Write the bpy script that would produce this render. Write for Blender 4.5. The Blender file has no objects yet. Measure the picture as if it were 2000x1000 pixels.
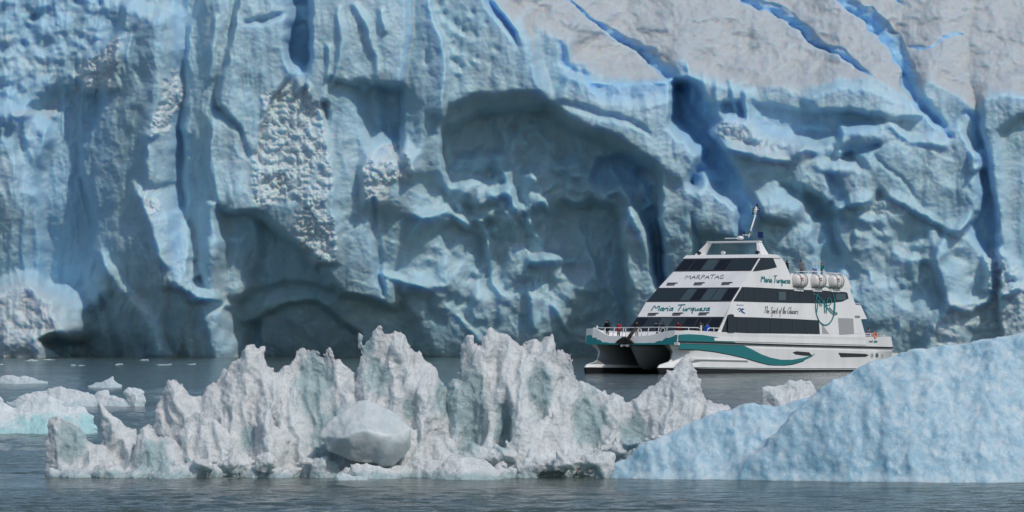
import bpy, bmesh, math, random
import numpy as np
from mathutils import Vector, Matrix
R = math.radians
scene = bpy.context.scene
col = scene.collection

# ------------------------------------------------------------------ camera, sky, sun, exposure
F = 8460.0            # focal length in pixels of the 2000 px wide picture
HZ = 640.0            # picture row of the horizon
CAM_H = 4.73
cd = bpy.data.cameras.new('camera')
cd.sensor_fit = 'HORIZONTAL'; cd.sensor_width = 36.0
cd.lens = F / 2000.0 * 36.0
cd.shift_y = (HZ - 500.0) / 2000.0
cd.clip_start = 1.0; cd.clip_end = 20000.0
cam = bpy.data.objects.new('camera', cd); col.objects.link(cam)
cam.location = (0, 0, CAM_H); cam.rotation_euler = (R(90), 0, 0)
scene.camera = cam

SUN_AZ = 35.0         # degrees to the right of straight behind the camera
SUN_EL = 47.0
sx = math.sin(R(SUN_AZ)) * math.cos(R(SUN_EL)); sy = -math.cos(R(SUN_AZ)) * math.cos(R(SUN_EL)); sz = math.sin(R(SUN_EL))
w = bpy.data.worlds.new('World'); scene.world = w; w.use_nodes = True
nt = w.node_tree
sky = nt.nodes.new('ShaderNodeTexSky'); sky.sky_type = 'NISHITA'; sky.sun_disc = False
sky.sun_elevation = R(SUN_EL); sky.sun_rotation = math.atan2(sx, sy)
sky.air_density = 1.0; sky.dust_density = 0.8; sky.ozone_density = 1.5
bg = nt.nodes['Background']; bg.inputs['Strength'].default_value = 0.095
nt.links.new(sky.outputs[0], bg.inputs[0])
sl = bpy.data.lights.new('sun', 'SUN'); sl.energy = 2.2; sl.angle = R(1.2); sl.color = (1.0, 0.95, 0.89)
so = bpy.data.objects.new('sun', sl); col.objects.link(so)
so.rotation_euler = Vector((sx, sy, sz)).to_track_quat('Z', 'Y').to_euler()
so.location = (200, -100, 200)
vs = scene.view_settings
vs.view_transform = 'Standard'; vs.look = 'None'; vs.exposure = 0.0; vs.gamma = 1.0

# ------------------------------------------------------------------ numpy noise
def _hash(ix, iy, iz, seed):
    h = (ix.astype(np.uint32) * np.uint32(374761393) + iy.astype(np.uint32) * np.uint32(668265263)
         + iz.astype(np.uint32) * np.uint32(2147483647 - 1274126177) + np.uint32((seed * 974634777) & 0xffffffff))
    h = (h ^ (h >> np.uint32(13))) * np.uint32(1274126177)
    h = (h ^ (h >> np.uint32(16))) * np.uint32(2246822519)
    return h ^ (h >> np.uint32(15))

_G = np.array([[1,1,0],[-1,1,0],[1,-1,0],[-1,-1,0],[1,0,1],[-1,0,1],[1,0,-1],[-1,0,-1],
               [0,1,1],[0,-1,1],[0,1,-1],[0,-1,-1],[1,1,0],[-1,1,0],[0,-1,1],[0,-1,-1]], np.float32)

def perlin(x, y, z, seed=0):
    x = np.asarray(x, np.float32); y = np.asarray(y, np.float32); z = np.asarray(z, np.float32)
    x, y, z = np.broadcast_arrays(x, y, z)
    fx = np.floor(x); fy = np.floor(y); fz = np.floor(z)
    ix = fx.astype(np.int32); iy = fy.astype(np.int32); iz = fz.astype(np.int32)
    x = x - fx; y = y - fy; z = z - fz
    u = x*x*x*(x*(x*6-15)+10); v = y*y*y*(y*(y*6-15)+10); t = z*z*z*(z*(z*6-15)+10)
    out = 0
    for dx in (0, 1):
        wx = u if dx else 1-u
        for dy in (0, 1):
            wy = v if dy else 1-v
            for dz in (0, 1):
                wz = t if dz else 1-t
                g = _G[_hash(ix+dx, iy+dy, iz+dz, seed) & np.uint32(15)]
                out = out + wx*wy*wz*(g[..., 0]*(x-dx) + g[..., 1]*(y-dy) + g[..., 2]*(z-dz))
    return out

def perlin2(x, y, seed=0):
    x = np.asarray(x, np.float32); y = np.asarray(y, np.float32)
    fx = np.floor(x); fy = np.floor(y)
    ix = fx.astype(np.int32); iy = fy.astype(np.int32); iz = np.zeros_like(ix)
    x = x - fx; y = y - fy
    u = x*x*x*(x*(x*6-15)+10); v = y*y*y*(y*(y*6-15)+10)
    out = 0
    for dx in (0, 1):
        wx = u if dx else 1-u
        for dy in (0, 1):
            wy = v if dy else 1-v
            a = _hash(ix+dx, iy+dy, iz, seed).astype(np.float32) * np.float32(2*math.pi/4294967296.0)
            out = out + wx*wy*(np.cos(a)*(x-dx) + np.sin(a)*(y-dy))
    return out * 1.4

def fbm2(x, y, seed, octv=4, gain=0.5, ridged=False):
    a = 1.0; s = 0; f = 1.0
    for k in range(octv):
        n = perlin2(x*f, y*f, seed+k)
        if ridged: n = 1-2*np.abs(n)
        s = s + a*n; a *= gain; f *= 2.03
    return s

def fbm3(x, y, z, seed, octv=3, gain=0.5):
    a = 1.0; s = 0; f = 1.0
    for k in range(octv):
        s = s + a*perlin(x*f, y*f, z*f, seed+k); a *= gain; f *= 2.03
    return s

def worley2(x, y, seed=0, jit=0.9):
    """distance to the nearest and to the second nearest of a jittered grid of points"""
    fx = np.floor(x).astype(np.int32); fy = np.floor(y).astype(np.int32); z = np.zeros_like(fx)
    f1 = np.full(x.shape, 9.0, np.float32); f2 = f1.copy()
    for dx in (-1, 0, 1):
        for dy in (-1, 0, 1):
            h = _hash(fx+dx, fy+dy, z, seed)
            px = fx+dx+0.5+jit*((h & np.uint32(0xffff)).astype(np.float32)/65535-0.5)
            py = fy+dy+0.5+jit*((h >> np.uint32(16)).astype(np.float32)/65535-0.5)
            d = np.sqrt((x-px)**2+(y-py)**2)
            n1 = np.minimum(f1, d); f2 = np.minimum(f2, np.maximum(f1, d)); f1 = n1
    return f1, f2

def worley3(x, y, z, seed=0, jit=0.9):
    fx = np.floor(x).astype(np.int32); fy = np.floor(y).astype(np.int32); fz = np.floor(z).astype(np.int32)
    f1 = np.full(x.shape, 9.0, np.float32)
    for dx in (-1, 0, 1):
        for dy in (-1, 0, 1):
            for dz in (-1, 0, 1):
                h = _hash(fx+dx, fy+dy, fz+dz, seed)
                px = fx+dx+0.5+jit*((h & np.uint32(1023)).astype(np.float32)/1023-0.5)
                py = fy+dy+0.5+jit*(((h >> np.uint32(10)) & np.uint32(1023)).astype(np.float32)/1023-0.5)
                pz = fz+dz+0.5+jit*(((h >> np.uint32(20)) & np.uint32(1023)).astype(np.float32)/1023-0.5)
                f1 = np.minimum(f1, (x-px)**2+(y-py)**2+(z-pz)**2)
    return np.sqrt(f1)

def sstep(a, b, x):
    t = np.clip((x-a)/(b-a), 0, 1)
    return t*t*(3-2*t)

def poly_sdf(px, py, pts):
    """signed distance (negative inside) and the vector from the nearest outline point"""
    best = np.full(px.shape, 1e12, np.float32); vx = np.zeros_like(best); vy = np.zeros_like(best)
    ins = np.zeros(px.shape, bool)
    n = len(pts)
    for i in range(n):
        ax, ay = pts[i]; bx, by = pts[(i+1) % n]
        ex, ey = bx-ax, by-ay
        l2 = ex*ex+ey*ey
        if l2 == 0: continue
        t = np.clip(((px-ax)*ex+(py-ay)*ey)/l2, 0, 1)
        dx = px-(ax+ex*t); dy = py-(ay+ey*t)
        d = dx*dx+dy*dy
        m = d < best
        best = np.where(m, d, best); vx = np.where(m, dx, vx); vy = np.where(m, dy, vy)
        if ay != by:
            ins ^= ((ay > py) != (by > py)) & (px < (bx-ax)*(py-ay)/(by-ay)+ax)
    d = np.sqrt(best)
    return np.where(ins, -d, d), vx, vy

def line_dist(px, py, pts, vals):
    """distance to a polyline and the value carried along it"""
    best = np.full(px.shape, 1e12, np.float32); val = np.zeros_like(best)
    for i in range(len(pts)-1):
        ax, ay = pts[i]; bx, by = pts[i+1]
        ex, ey = bx-ax, by-ay
        t = np.clip(((px-ax)*ex+(py-ay)*ey)/(ex*ex+ey*ey), 0, 1)
        d = (px-(ax+ex*t))**2+(py-(ay+ey*t))**2
        m = d < best
        best = np.where(m, d, best); val = np.where(m, vals[i]+(vals[i+1]-vals[i])*t, val)
    return np.sqrt(best), val

# ------------------------------------------------------------------ mesh helpers
def tag(o, label=None, cat=None, group=None, kind=None):
    if label: o['label'] = label
    if cat: o['category'] = cat
    if group: o['group'] = group
    if kind: o['kind'] = kind
    return o

def mesh_np(name, V, Q, mat, smooth=True, attrs=None, parent=None):
    me = bpy.data.meshes.new(name)
    V = np.ascontiguousarray(V, np.float32); Q = np.ascontiguousarray(Q, np.int32)
    k = Q.shape[1]
    me.vertices.add(len(V)); me.vertices.foreach_set('co', V.ravel())
    me.loops.add(Q.size); me.loops.foreach_set('vertex_index', Q.ravel())
    me.polygons.add(len(Q)); me.polygons.foreach_set('loop_start', np.arange(0, Q.size, k, dtype=np.int32))
    try: me.polygons.foreach_set('loop_total', np.full(len(Q), k, np.int32))
    except Exception: pass
    me.polygons.foreach_set('use_smooth', np.full(len(Q), smooth, bool))
    me.update(calc_edges=True)
    for an, av in (attrs or {}).items():
        a = me.attributes.new(an, 'FLOAT', 'POINT'); a.data.foreach_set('value', np.ascontiguousarray(av, np.float32))
    for m in (mat if isinstance(mat, (list, tuple)) else [mat]): me.materials.append(m)
    o = bpy.data.objects.new(name, me); col.objects.link(o)
    if parent: o.parent = parent
    return o

def obj(name, bm, mat, parent=None, smooth=False):
    bmesh.ops.recalc_face_normals(bm, faces=bm.faces[:])
    me = bpy.data.meshes.new(name); bm.to_mesh(me); bm.free()
    if smooth:
        for p in me.polygons: p.use_smooth = True
    me.materials.append(mat)
    o = bpy.data.objects.new(name, me); col.objects.link(o)
    if parent: o.parent = parent
    return o

def empty(name, loc=(0, 0, 0), parent=None):
    o = bpy.data.objects.new(name, None); col.objects.link(o); o.location = loc
    o.empty_display_size = 0.3
    if parent: o.parent = parent
    return o

def surface_nets(S, org, h):
    """vertices and quads of the zero level of a sampled field (negative inside)"""
    neg = S < 0
    n = np.array(S.shape)-1
    c = np.zeros(n, np.int8)
    offs = [(i, j, k) for i in (0, 1) for j in (0, 1) for k in (0, 1)]
    for i, j, k in offs: c += neg[i:n[0]+i, j:n[1]+j, k:n[2]+k]
    act = (c > 0) & (c < 8)
    idx = np.argwhere(act)
    vid = np.full(tuple(n), -1, np.int32); vid[act] = np.arange(len(idx))
    cv = {o: S[idx[:, 0]+o[0], idx[:, 1]+o[1], idx[:, 2]+o[2]] for o in offs}
    acc = np.zeros((len(idx), 3), np.float32); cnt = np.zeros(len(idx), np.float32)
    for a in offs:
        for ax in range(3):
            if a[ax]: continue
            b = list(a); b[ax] = 1; b = tuple(b)
            m = (cv[a] < 0) != (cv[b] < 0)
            t = np.where(m, cv[a]/np.where(m, cv[a]-cv[b], 1), 0)
            p = np.tile(np.array(a, np.float32), (len(idx), 1)); p[:, ax] += t
            acc[m] += p[m]; cnt += m
    V = (idx + acc/cnt[:, None])*h + np.array(org, np.float32)
    quads = []
    for ax in range(3):
        a1, a2 = (ax+1) % 3, (ax+2) % 3
        s0 = [slice(None)]*3; s1 = [slice(None)]*3
        s0[ax] = slice(0, -1); s1[ax] = slice(1, None)
        e = np.argwhere(neg[tuple(s0)] != neg[tuple(s1)])
        e = e[(e[:, a1] > 0) & (e[:, a2] > 0) & (e[:, a1] < n[a1]) & (e[:, a2] < n[a2])]
        flip = ~neg[e[:, 0], e[:, 1], e[:, 2]]
        q = []
        for d1, d2 in ((-1, -1), (0, -1), (0, 0), (-1, 0)):
            g = e.copy(); g[:, a1] += d1; g[:, a2] += d2
            q.append(vid[g[:, 0], g[:, 1], g[:, 2]])
        q = np.stack(q, 1); q[flip] = q[flip][:, ::-1]
        quads.append(q)
    return V, np.concatenate(quads)

def vert_normals(V, Q):
    a = V[Q[:, 2]]-V[Q[:, 0]]; b = V[Q[:, 3]]-V[Q[:, 1]]
    fn = np.cross(a, b)
    N = np.zeros_like(V)
    for k in range(4):
        for d in range(3): N[:, d] += np.bincount(Q[:, k], fn[:, d], len(V))
    return N/np.maximum(np.linalg.norm(N, axis=1, keepdims=True), 1e-9)

# ------------------------------------------------------------------ materials
def mat(name, base=(0.8, 0.8, 0.8), rough=0.5, metal=0.0, spec=0.5):
    m = bpy.data.materials.new(name); m.use_nodes = True
    b = m.node_tree.nodes['Principled BSDF']
    b.inputs['Base Color'].default_value = (*base, 1); b.inputs['Roughness'].default_value = rough
    b.inputs['Metallic'].default_value = metal; b.inputs['Specular IOR Level'].default_value = spec
    return m

class NT:
    def __init__(s, m): s.t = m.node_tree; s.b = s.t.nodes['Principled BSDF']
    def n(s, typ, **kw):
        x = s.t.nodes.new(typ)
        for k, v in kw.items(): setattr(x, k, v)
        return x
    def l(s, a, b): s.t.links.new(a, b)
    def noise(s, vec, scale, detail=4, rough=0.55, dist=0.0):
        x = s.n('ShaderNodeTexNoise'); x.inputs['Scale'].default_value = scale; x.inputs['Detail'].default_value = detail
        x.inputs['Roughness'].default_value = rough; x.inputs['Distortion'].default_value = dist
        s.l(vec, x.inputs['Vector']); return x.outputs['Fac']
    def ramp(s, fac, stops):
        x = s.n('ShaderNodeValToRGB'); s.l(fac, x.inputs[0])
        while len(x.color_ramp.elements) < len(stops): x.color_ramp.elements.new(0.5)
        for e, (p, c) in zip(x.color_ramp.elements, stops):
            e.position = p; e.color = c if len(c) == 4 else (*c, 1)
        return x.outputs[0]
    def mix(s, fac, a, b):
        x = s.n('ShaderNodeMix'); x.data_type = 'RGBA'
        for sock, v in ((x.inputs[0], fac), (x.inputs[6], a), (x.inputs[7], b)):
            if isinstance(v, (int, float)): sock.default_value = v
            elif isinstance(v, tuple): sock.default_value = (*v, 1) if len(v) == 3 else v
            else: s.l(v, sock)
        return x.outputs[2]
    def math(s, op, a, b=0.0, clamp=False):
        x = s.n('ShaderNodeMath', operation=op, use_clamp=clamp)
        for sock, v in ((x.inputs[0], a), (x.inputs[1], b)):
            if isinstance(v, (int, float)): sock.default_value = v
            else: s.l(v, sock)
        return x.outputs[0]
    def attr(s, name): return s.n('ShaderNodeAttribute', attribute_name=name).outputs['Fac']
    def pos(s, scale=(1, 1, 1), rot=(0, 0, 0)):
        g = s.n('ShaderNodeTexCoord'); mp = s.n('ShaderNodeMapping'); mp.inputs['Scale'].default_value = scale
        mp.inputs['Rotation'].default_value = rot
        s.l(g.outputs['Object'], mp.inputs['Vector']); return mp.outputs[0]
    def bump(s, h, strength, dist):
        x = s.n('ShaderNodeBump'); x.inputs['Strength'].default_value = strength; x.inputs['Distance'].default_value = dist
        s.l(h, x.inputs['Height']); s.l(x.outputs[0], s.b.inputs['Normal']); return x

def sss(k, weight, scale, radius=(0.25, 0.6, 1.0)):
    k.b.inputs['Subsurface Weight'].default_value = weight
    k.b.inputs['Subsurface Radius'].default_value = radius
    k.b.inputs['Subsurface Scale'].default_value = scale

# glacier ice: compact blue ice, a pale weathered crust, and snowy crushed ice, by where each kind of ice lies
M_GLACIER = mat('glacier_ice', rough=0.55, spec=0.35)
k = NT(M_GLACIER)
p1 = k.pos()
mott = k.noise(p1, 0.14, 6, 0.6, 0.4)
body = k.ramp(mott, [(0.3, (0.31, 0.50, 0.615)), (0.5, (0.39, 0.565, 0.66)), (0.72, (0.47, 0.615, 0.685))])
lay = k.noise(k.pos((0.05, 0.05, 0.8), (0, R(4), 0)), 1.0, 5, 0.6)
body = k.mix(k.math('MULTIPLY', k.ramp(lay, [(0.5, (0, 0, 0)), (0.66, (1, 1, 1))]), 0.35), body, (0.38, 0.53, 0.67))
blu = k.ramp(k.noise(p1, 0.3, 4), [(0.3, (0.20, 0.47, 0.80)), (0.7, (0.32, 0.59, 0.85))])
bf = k.math('MULTIPLY', k.attr('blue'), 0.75, True)
body = k.mix(bf, body, blu)
crust = k.ramp(k.noise(p1, 0.25, 6, 0.65), [(0.3, (0.40, 0.41, 0.425)), (0.55, (0.465, 0.465, 0.465)), (0.75, (0.41, 0.405, 0.40))])
dirt = k.noise(k.pos((0.06, 0.06, 0.35), (0, R(-10), 0)), 1.0, 8, 0.7, 0.8)
crust = k.mix(k.math('MULTIPLY', k.ramp(dirt, [(0.56, (0, 0, 0)), (0.75, (1, 1, 1))]), 0.5), crust, (0.33, 0.315, 0.31))
body = k.mix(k.attr('snow_or_toplight'), body, crust)
body = k.mix(k.math('MULTIPLY', k.attr('crumb'), 0.75), body, (0.60, 0.66, 0.69))
k.l(body, k.b.inputs['Base Color'])
bh = k.math('ADD', k.noise(p1, 1.0, 6, 0.65), k.math('MULTIPLY', k.noise(k.pos((1.2, 1.2, 0.18)), 1.0, 5), 0.6))
k.bump(bh, 0.15, 0.4)
sss(k, 0.7, 3.5, (0.12, 0.5, 1.0))

# melting floe ice: rough white grains over clear grey-green ice
def floe_material(name, white0, white1, clear, grain=30.0, glint=0.13):
    m = mat(name, rough=0.4, spec=0.5)
    k = NT(m); p = k.pos()
    wcol = k.ramp(k.noise(p, 2.2, 6, 0.6), [(0.32, white0), (0.68, white1)])
    speck = k.noise(p, grain*0.6, 4, 0.7)
    wcol = k.mix(k.math('MULTIPLY', k.ramp(speck, [(0.50, (0, 0, 0)), (0.64, (1, 1, 1))]), 0.45), wcol, tuple(c*0.72 for c in white0))
    cf = k.math('ADD', k.attr('clear'), k.math('MULTIPLY', k.math('SUBTRACT', k.noise(k.pos((1.6, 1.6, 0.7)), 1.3, 6, 0.62), 0.48), 1.5), True)
    cf = k.ramp(cf, [(0.25, (0, 0, 0)), (0.75, (1, 1, 1))])
    c = k.mix(k.math('MULTIPLY', cf, 0.7), wcol, clear)
    dm = k.noise(p, 0.8, 7, 0.75, 0.7)
    c = k.mix(k.math('MULTIPLY', k.ramp(dm, [(0.60, (0, 0, 0)), (0.75, (1, 1, 1))]), 0.4), c, (0.30, 0.285, 0.27))
    k.l(c, k.b.inputs['Base Color'])
    wet = k.noise(p, 1.8, 3)
    k.l(k.ramp(wet, [(0.40, (0.55,)*3), (0.55, (glint,)*3)]), k.b.inputs['Roughness'])
    h = k.math('ADD', k.noise(p, grain*0.35, 5, 0.7), k.math('MULTIPLY', k.noise(p, 4.0, 5, 0.6), 1.5))
    bn = k.bump(h, 0.8, 0.07)
    k.b.inputs['Coat Weight'].default_value = 0.5; k.b.inputs['Coat Roughness'].default_value = 0.09; k.b.inputs['Coat IOR'].default_value = 1.31; k.l(bn.outputs[0], k.b.inputs['Coat Normal'])
    sss(k, 0.55, 0.5, (0.5, 0.85, 1.0))
    return m
M_FLOE = floe_material('granular_floe_ice', (0.58, 0.61, 0.615), (0.75, 0.785, 0.79), (0.25, 0.40, 0.42))
M_TURQ = floe_material('turquoise_floe_ice', (0.62, 0.70, 0.72), (0.76, 0.80, 0.81), (0.28, 0.60, 0.62), 20, 0.4)
M_PALE = floe_material('pale_floe_ice', (0.56, 0.62, 0.65), (0.66, 0.70, 0.72), (0.42, 0.54, 0.58), 15, 0.4)

M_BERG = mat('blue_berg_ice', rough=0.35, spec=0.5)
k = NT(M_BERG); p = k.pos()
frost_toplight = k.noise(k.pos((1, 1, 0.6), (0, R(12), 0)), 3.6, 8, 0.68, 0.3)
frost_toplight = k.math('ADD', frost_toplight, k.math('MULTIPLY', k.math('SUBTRACT', k.attr('snow_or_toplight'), 0.56), 0.62))  # upward faces made paler: light from above put into the colour
c = k.ramp(frost_toplight, [(0.34, (0.20, 0.42, 0.57)), (0.46, (0.27, 0.48, 0.615)), (0.60, (0.38, 0.56, 0.665)), (0.80, (0.56, 0.66, 0.71))])
k.l(c, k.b.inputs['Base Color'])
k.l(k.ramp(k.noise(p, 3.0, 3), [(0.42, (0.55,)*3), (0.6, (0.16,)*3)]), k.b.inputs['Roughness'])
k.bump(k.math('ADD', k.noise(p, 6.0, 6, 0.65), k.math('MULTIPLY', k.noise(p, 22.0, 4, 0.7), 0.35)), 0.45, 0.09)
sss(k, 0.4, 0.5, (0.2, 0.6, 1.0))

M_BOULDER = mat('smooth_boulder_ice', rough=0.38, spec=0.4)
k = NT(M_BOULDER); p = k.pos()
k.l(k.ramp(k.noise(p, 1.6, 7, 0.65, 0.6), [(0.3, (0.46, 0.54, 0.56)), (0.52, (0.57, 0.615, 0.62)), (0.7, (0.66, 0.68, 0.68))]), k.b.inputs['Base Color'])
k.bump(k.noise(p, 6.0, 6, 0.65), 0.35, 0.05)
sss(k, 0.5, 0.5, (0.4, 0.8, 1.0))

# milky glacial lake
M_WATER = mat('glacial_water', base=(0.055, 0.079, 0.068), rough=0.08, spec=0.2)
k = NT(M_WATER)
k.b.inputs['IOR'].default_value = 1.33
w1 = k.noise(k.pos((0.35, 0.8, 1), (0, 0, R(8))), 1.0, 4, 0.6, 0.5)
w2 = k.noise(k.pos((1.3, 2.4, 1), (0, 0, R(-12))), 1.0, 4, 0.65, 0.4)
w3 = k.noise(k.pos((0.03, 0.06, 1)), 1.0, 3)
hh = k.math('ADD', k.math('MULTIPLY', w1, 1.0), k.math('MULTIPLY', w2, 0.5))
bnode = k.bump(hh, 0.9, 0.45)
k.l(k.math('MULTIPLY', k.ramp(w3, [(0.35, (0.25,)*3), (0.65, (0.6,)*3)]), 1.0), bnode.inputs['Strength'])

# ------------------------------------------------------------------ lake
def build_lake():
    # finer towards the viewer; small wind ripples are real relief there, bump farther out
    rows = np.concatenate([np.arange(1040, 885, -0.32), np.arange(885, 760, -0.6), np.arange(760, 652, -1.5)])
    Yr = np.concatenate([[-300, 20, 60], F*CAM_H/(rows-HZ), [5000]])
    cols = np.concatenate([[-60000, -6000, -900], np.arange(-180, 2182, 3.0), [2900, 8000, 62000]])
    Y, Cc = np.meshgrid(Yr, (cols-1000)/F, indexing='ij')
    X = Cc*np.maximum(Y, 60)
    x = X.astype(np.float32); y = Y.astype(np.float32)
    g = 0.55+0.9*np.clip(0.5+perlin2(x/14, y/30, 401), 0, 1)
    qx = x+0.5*perlin2(x/3, y/3, 402)
    z = (0.060*perlin2(qx/3.2, y/1.5, 403)+0.060*(0.3-np.abs(perlin2(qx/1.7+3, y/0.8, 404)))+0.022*perlin2(qx/0.7, y/0.40, 405))*g
    calm = np.clip((Y-116)/14, 0.25, 1); calm = np.where(Y > 140, 1.0, 1.35-calm)      # a lee of smooth water along the ice
    z = z*np.where(Y < 141, np.clip(calm, .3, 1.2), 1.0)
    z *= np.clip((900-Y)/600, 0, 1)
    z = np.where((Y < 70) | (np.abs(Cc) > 0.15), 0, z)
    nv, nu = X.shape
    i = np.arange(nu-1)[None, :]+nu*np.arange(nv-1)[:, None]
    Q = np.stack([i, i+1, i+nu+1, i+nu], -1).reshape(-1, 4)
    return mesh_np('lake_water', np.stack([X, Y, z], -1).reshape(-1, 3), Q, M_WATER)
lake = build_lake(); tag(lake, kind='structure')

# ------------------------------------------------------------------ glacier front
GY = 690.0                     # distance of the foot of the ice wall
GK = GY/F                      # metres per traced unit on the wall
def build_glacier(step=1.6):
    us = np.concatenate([np.arange(-900, -100, 5.0), np.arange(-100, 2100, step), np.arange(2100, 2900, 5.0)]).astype(np.float32); vs_ = np.arange(-190, 706, step, dtype=np.float32)
    V0, U0 = np.meshgrid(vs_, us, indexing='ij')
    # organic outlines: the traced plan is warped a little
    U = U0 + 6*perlin2(U0/70, V0/70, 11) + 3.0*perlin2(U0/22, V0/22, 13) + 1.3*perlin2(U0/8, V0/8, 15)
    V = V0 + 6*perlin2(U0/70, V0/70, 12) + 3.0*perlin2(U0/22, V0/22, 14) + 1.3*perlin2(U0/8, V0/8, 16)
    P = np.zeros_like(U); blue = np.zeros_like(U); snow_or_toplight = np.zeros_like(U); smooth = np.zeros_like(U); crumb = np.zeros_like(U)
    def box(pts, m):
        a = np.array(pts)
        i0 = max(0, int((a[:, 1].min()-m-vs_[0])/step)); i1 = int((a[:, 1].max()+m-vs_[0])/step)+2
        j0 = max(0, int(np.searchsorted(us, a[:, 0].min()-m))-1); j1 = int(np.searchsorted(us, a[:, 0].max()+m))+2
        return slice(i0, max(i1, i0+1)), slice(j0, max(j1, j0+1))
    def mask(pts, w, warp=True):
        wl, wr, wt, wb = [x*1.35+2 if x > 1 else x for x in w]; w = (wl, wr, wt, wb)
        s = box(pts, max(w)+14)
        d, vx, vy = poly_sdf(U[s], V[s], pts)
        n2 = vx*vx+vy*vy+1e-6
        ww = (vx*vx*np.where(vx < 0, wl, wr)+vy*vy*np.where(vy < 0, wt, wb))/n2
        return s, 1-sstep(0, np.maximum(ww, 1.0), d), d
    def plate(pts, amp, w=(8, 20, 15, 6), tilt=(0, 0), b=0.0, sn=0.0):
        s, m, d = mask(pts, w)
        c = np.mean(np.array(pts), 0)
        val = amp + tilt[0]*(U[s]-c[0])/100 + tilt[1]*(V[s]-c[1])/100
        if amp > 3.0: P[s] += m*np.maximum(val-(P[s]-P0[s]), 0)      # bold masses: a level of their own
        else: P[s] += m*val
        if b: blue[s] = np.maximum(blue[s], m*b) if b > 0 else blue[s]*(1-m)
        if sn: snow_or_toplight[s] = np.maximum(snow_or_toplight[s], m*sn)
        return s, m
    def groove(pts, ws, depth, b=0.0, sharp=False):
        s = box(pts, max(ws)+14)
        d, wv = line_dist(U[s], V[s], pts, ws)
        x = np.clip(1-d/np.maximum(wv, 0.5), 0, 1)
        m = sstep(0, 0.45, x) if sharp else x*x*(3-2*x)
        P[s] -= m*depth*np.minimum(1, wv/max(ws)*1.3)
        if b: blue[s] = np.maximum(blue[s], m*b)
    def ridge(pts, ws, h): groove(pts, ws, -h)
    def blob(u, v, ru, rv, h, sn=0.0, b=0.0, pw=1.0):
        s = box([(u-ru, v-rv), (u+ru, v+rv)], 12)
        q = ((U[s]-u)/ru)**2+((V[s]-v)/rv)**2
        m = np.clip(1-np.sqrt(q)*(1+0.5*perlin2(U[s]/26, V[s]/26, 171)), 0, 1); m = m*(1.6-0.6*m)
        P[s] += h*m
        if sn: snow_or_toplight[s] = np.maximum(snow_or_toplight[s], sn*np.minimum(1, m*2))
        if b: blue[s] = np.maximum(blue[s], b*np.minimum(1, m*2))
    def rubble(pts, amp, cell, seed, w=(8, 8, 8, 8), sn=0.5):
        s, m, d = mask(pts, tuple(x*1.8 if x > 1 else x for x in w))
        n = 0; am = 1.0; fr = 1.0
        for q_ in range(3):
            n = n+am*np.abs(perlin2(U0[s]/cell/1.9*fr, V0[s]/cell/1.9*fr, seed*3+q_)); am *= 0.5; fr *= 2.0
        big = perlin2(U0[s]/cell/4, V0[s]/cell/4, seed*5)
        m = m*sstep(-0.35, 0.1, m-0.75+0.8*perlin2(U0[s]/cell/2.2, V0[s]/cell/2.2, seed*7))
        P[s] += m*amp*(1.05*(n-0.3)+0.8*big)
        crumb[s] = np.maximum(crumb[s], m*np.clip(sn*1.2, 0, 1))

    # broad shape of the wall
    P += 1.8*fbm2(U0/300, V0/380, 31, 2)
    # the left of the front turns away to the left, and its foot is melted back under the overhang
    P += 6.5*sstep(-260, 900, U0)
    P -= 14.0*np.clip((V0-370)/330, 0, 1)**1.5*(1-0.62*sstep(1250, 1600, U0))

    P0 = P.copy()
    # -- left recess and the first pillars
    plate([(40, 262), (110, 190), (150, 180), (205, 185), (215, 300), (200, 520), (130, 560), (75, 520), (75, 380)], -4, (25, 15, 25, 30), b=0.35)
    plate([(-1100, 250), (20, 225), (70, 240), (85, 270), (60, 330), (75, 520), (60, 590), (-1100, 590)], 1.5, (8, 20, 20, 10), (1, 0))
    groove([(35, 300), (40, 380), (38, 470), (45, 560)], [9, 14, 12, 6], 0.8, 0.2)
    ridge([(70, 380), (72, 460), (75, 560)], [14, 16, 14], 1.2)
    plate([(232, 62), (205, 95), (170, 122), (150, 148), (165, 168), (190, 172), (202, 200), (198, 230), (185, 262), (165, 292), (163, 330), (178, 380), (188, 440), (178, 500), (165, 560), (120, 620), (80, 706), (420, 706), (400, 620), (350, 560), (332, 520), (318, 470), (305, 430), (288, 400), (272, 370), (276, 300), (286, 230), (300, 100), (292, 40), (245, 20)], 5.0, (5, 62, 18, 10), (7.0, -0.2))
    plate([(185, 520), (240, 490), (290, 550), (340, 640), (355, 706), (50, 706), (110, 620)], 2.2, (60, 60, 50, 10))
    ridge([(200, 500), (205, 560), (150, 620), (100, 660)], [18, 26, 30, 20], 2.2)
    ridge([(208, 520), (250, 590), (290, 640), (310, 700)], [16, 24, 30, 30], 2.0)
    groove([(195, 575), (215, 640), (230, 700)], [10, 18, 20], 1.5)
    groove([(120, 580), (180, 540), (190, 510)], [6, 6, 3], 0.9)
    rubble([(150, 172), (142, 150), (175, 122), (205, 105), (222, 78), (230, 100), (215, 130), (200, 160), (180, 178)], 1.0, 11, 41, (5, 8, 6, 5), 0.75)
    plate([(212, 90), (228, 80), (232, 130), (226, 170), (205, 180), (195, 150)], 1.2, (5, 8, 6, 5), sn=0.4)
    rubble([(318, 150), (340, 140), (350, 165), (348, 205), (332, 225), (328, 258), (300, 264), (305, 225), (318, 190)], 1.5, 12, 42, (6, 8, 6, 5), 0.7)
    plate([(290, 265), (330, 260), (326, 310), (318, 350), (290, 350)], 1.6, (6, 14, 8, 10))
    ridge([(262, 360), (300, 450), (316, 500), (330, 520)], [16, 20, 20, 10], 2.0)
    rubble([(288, 388), (305, 392), (308, 412), (295, 415)], 0.8, 7, 43, (5, 5, 4, 4), 0.7)
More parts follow.
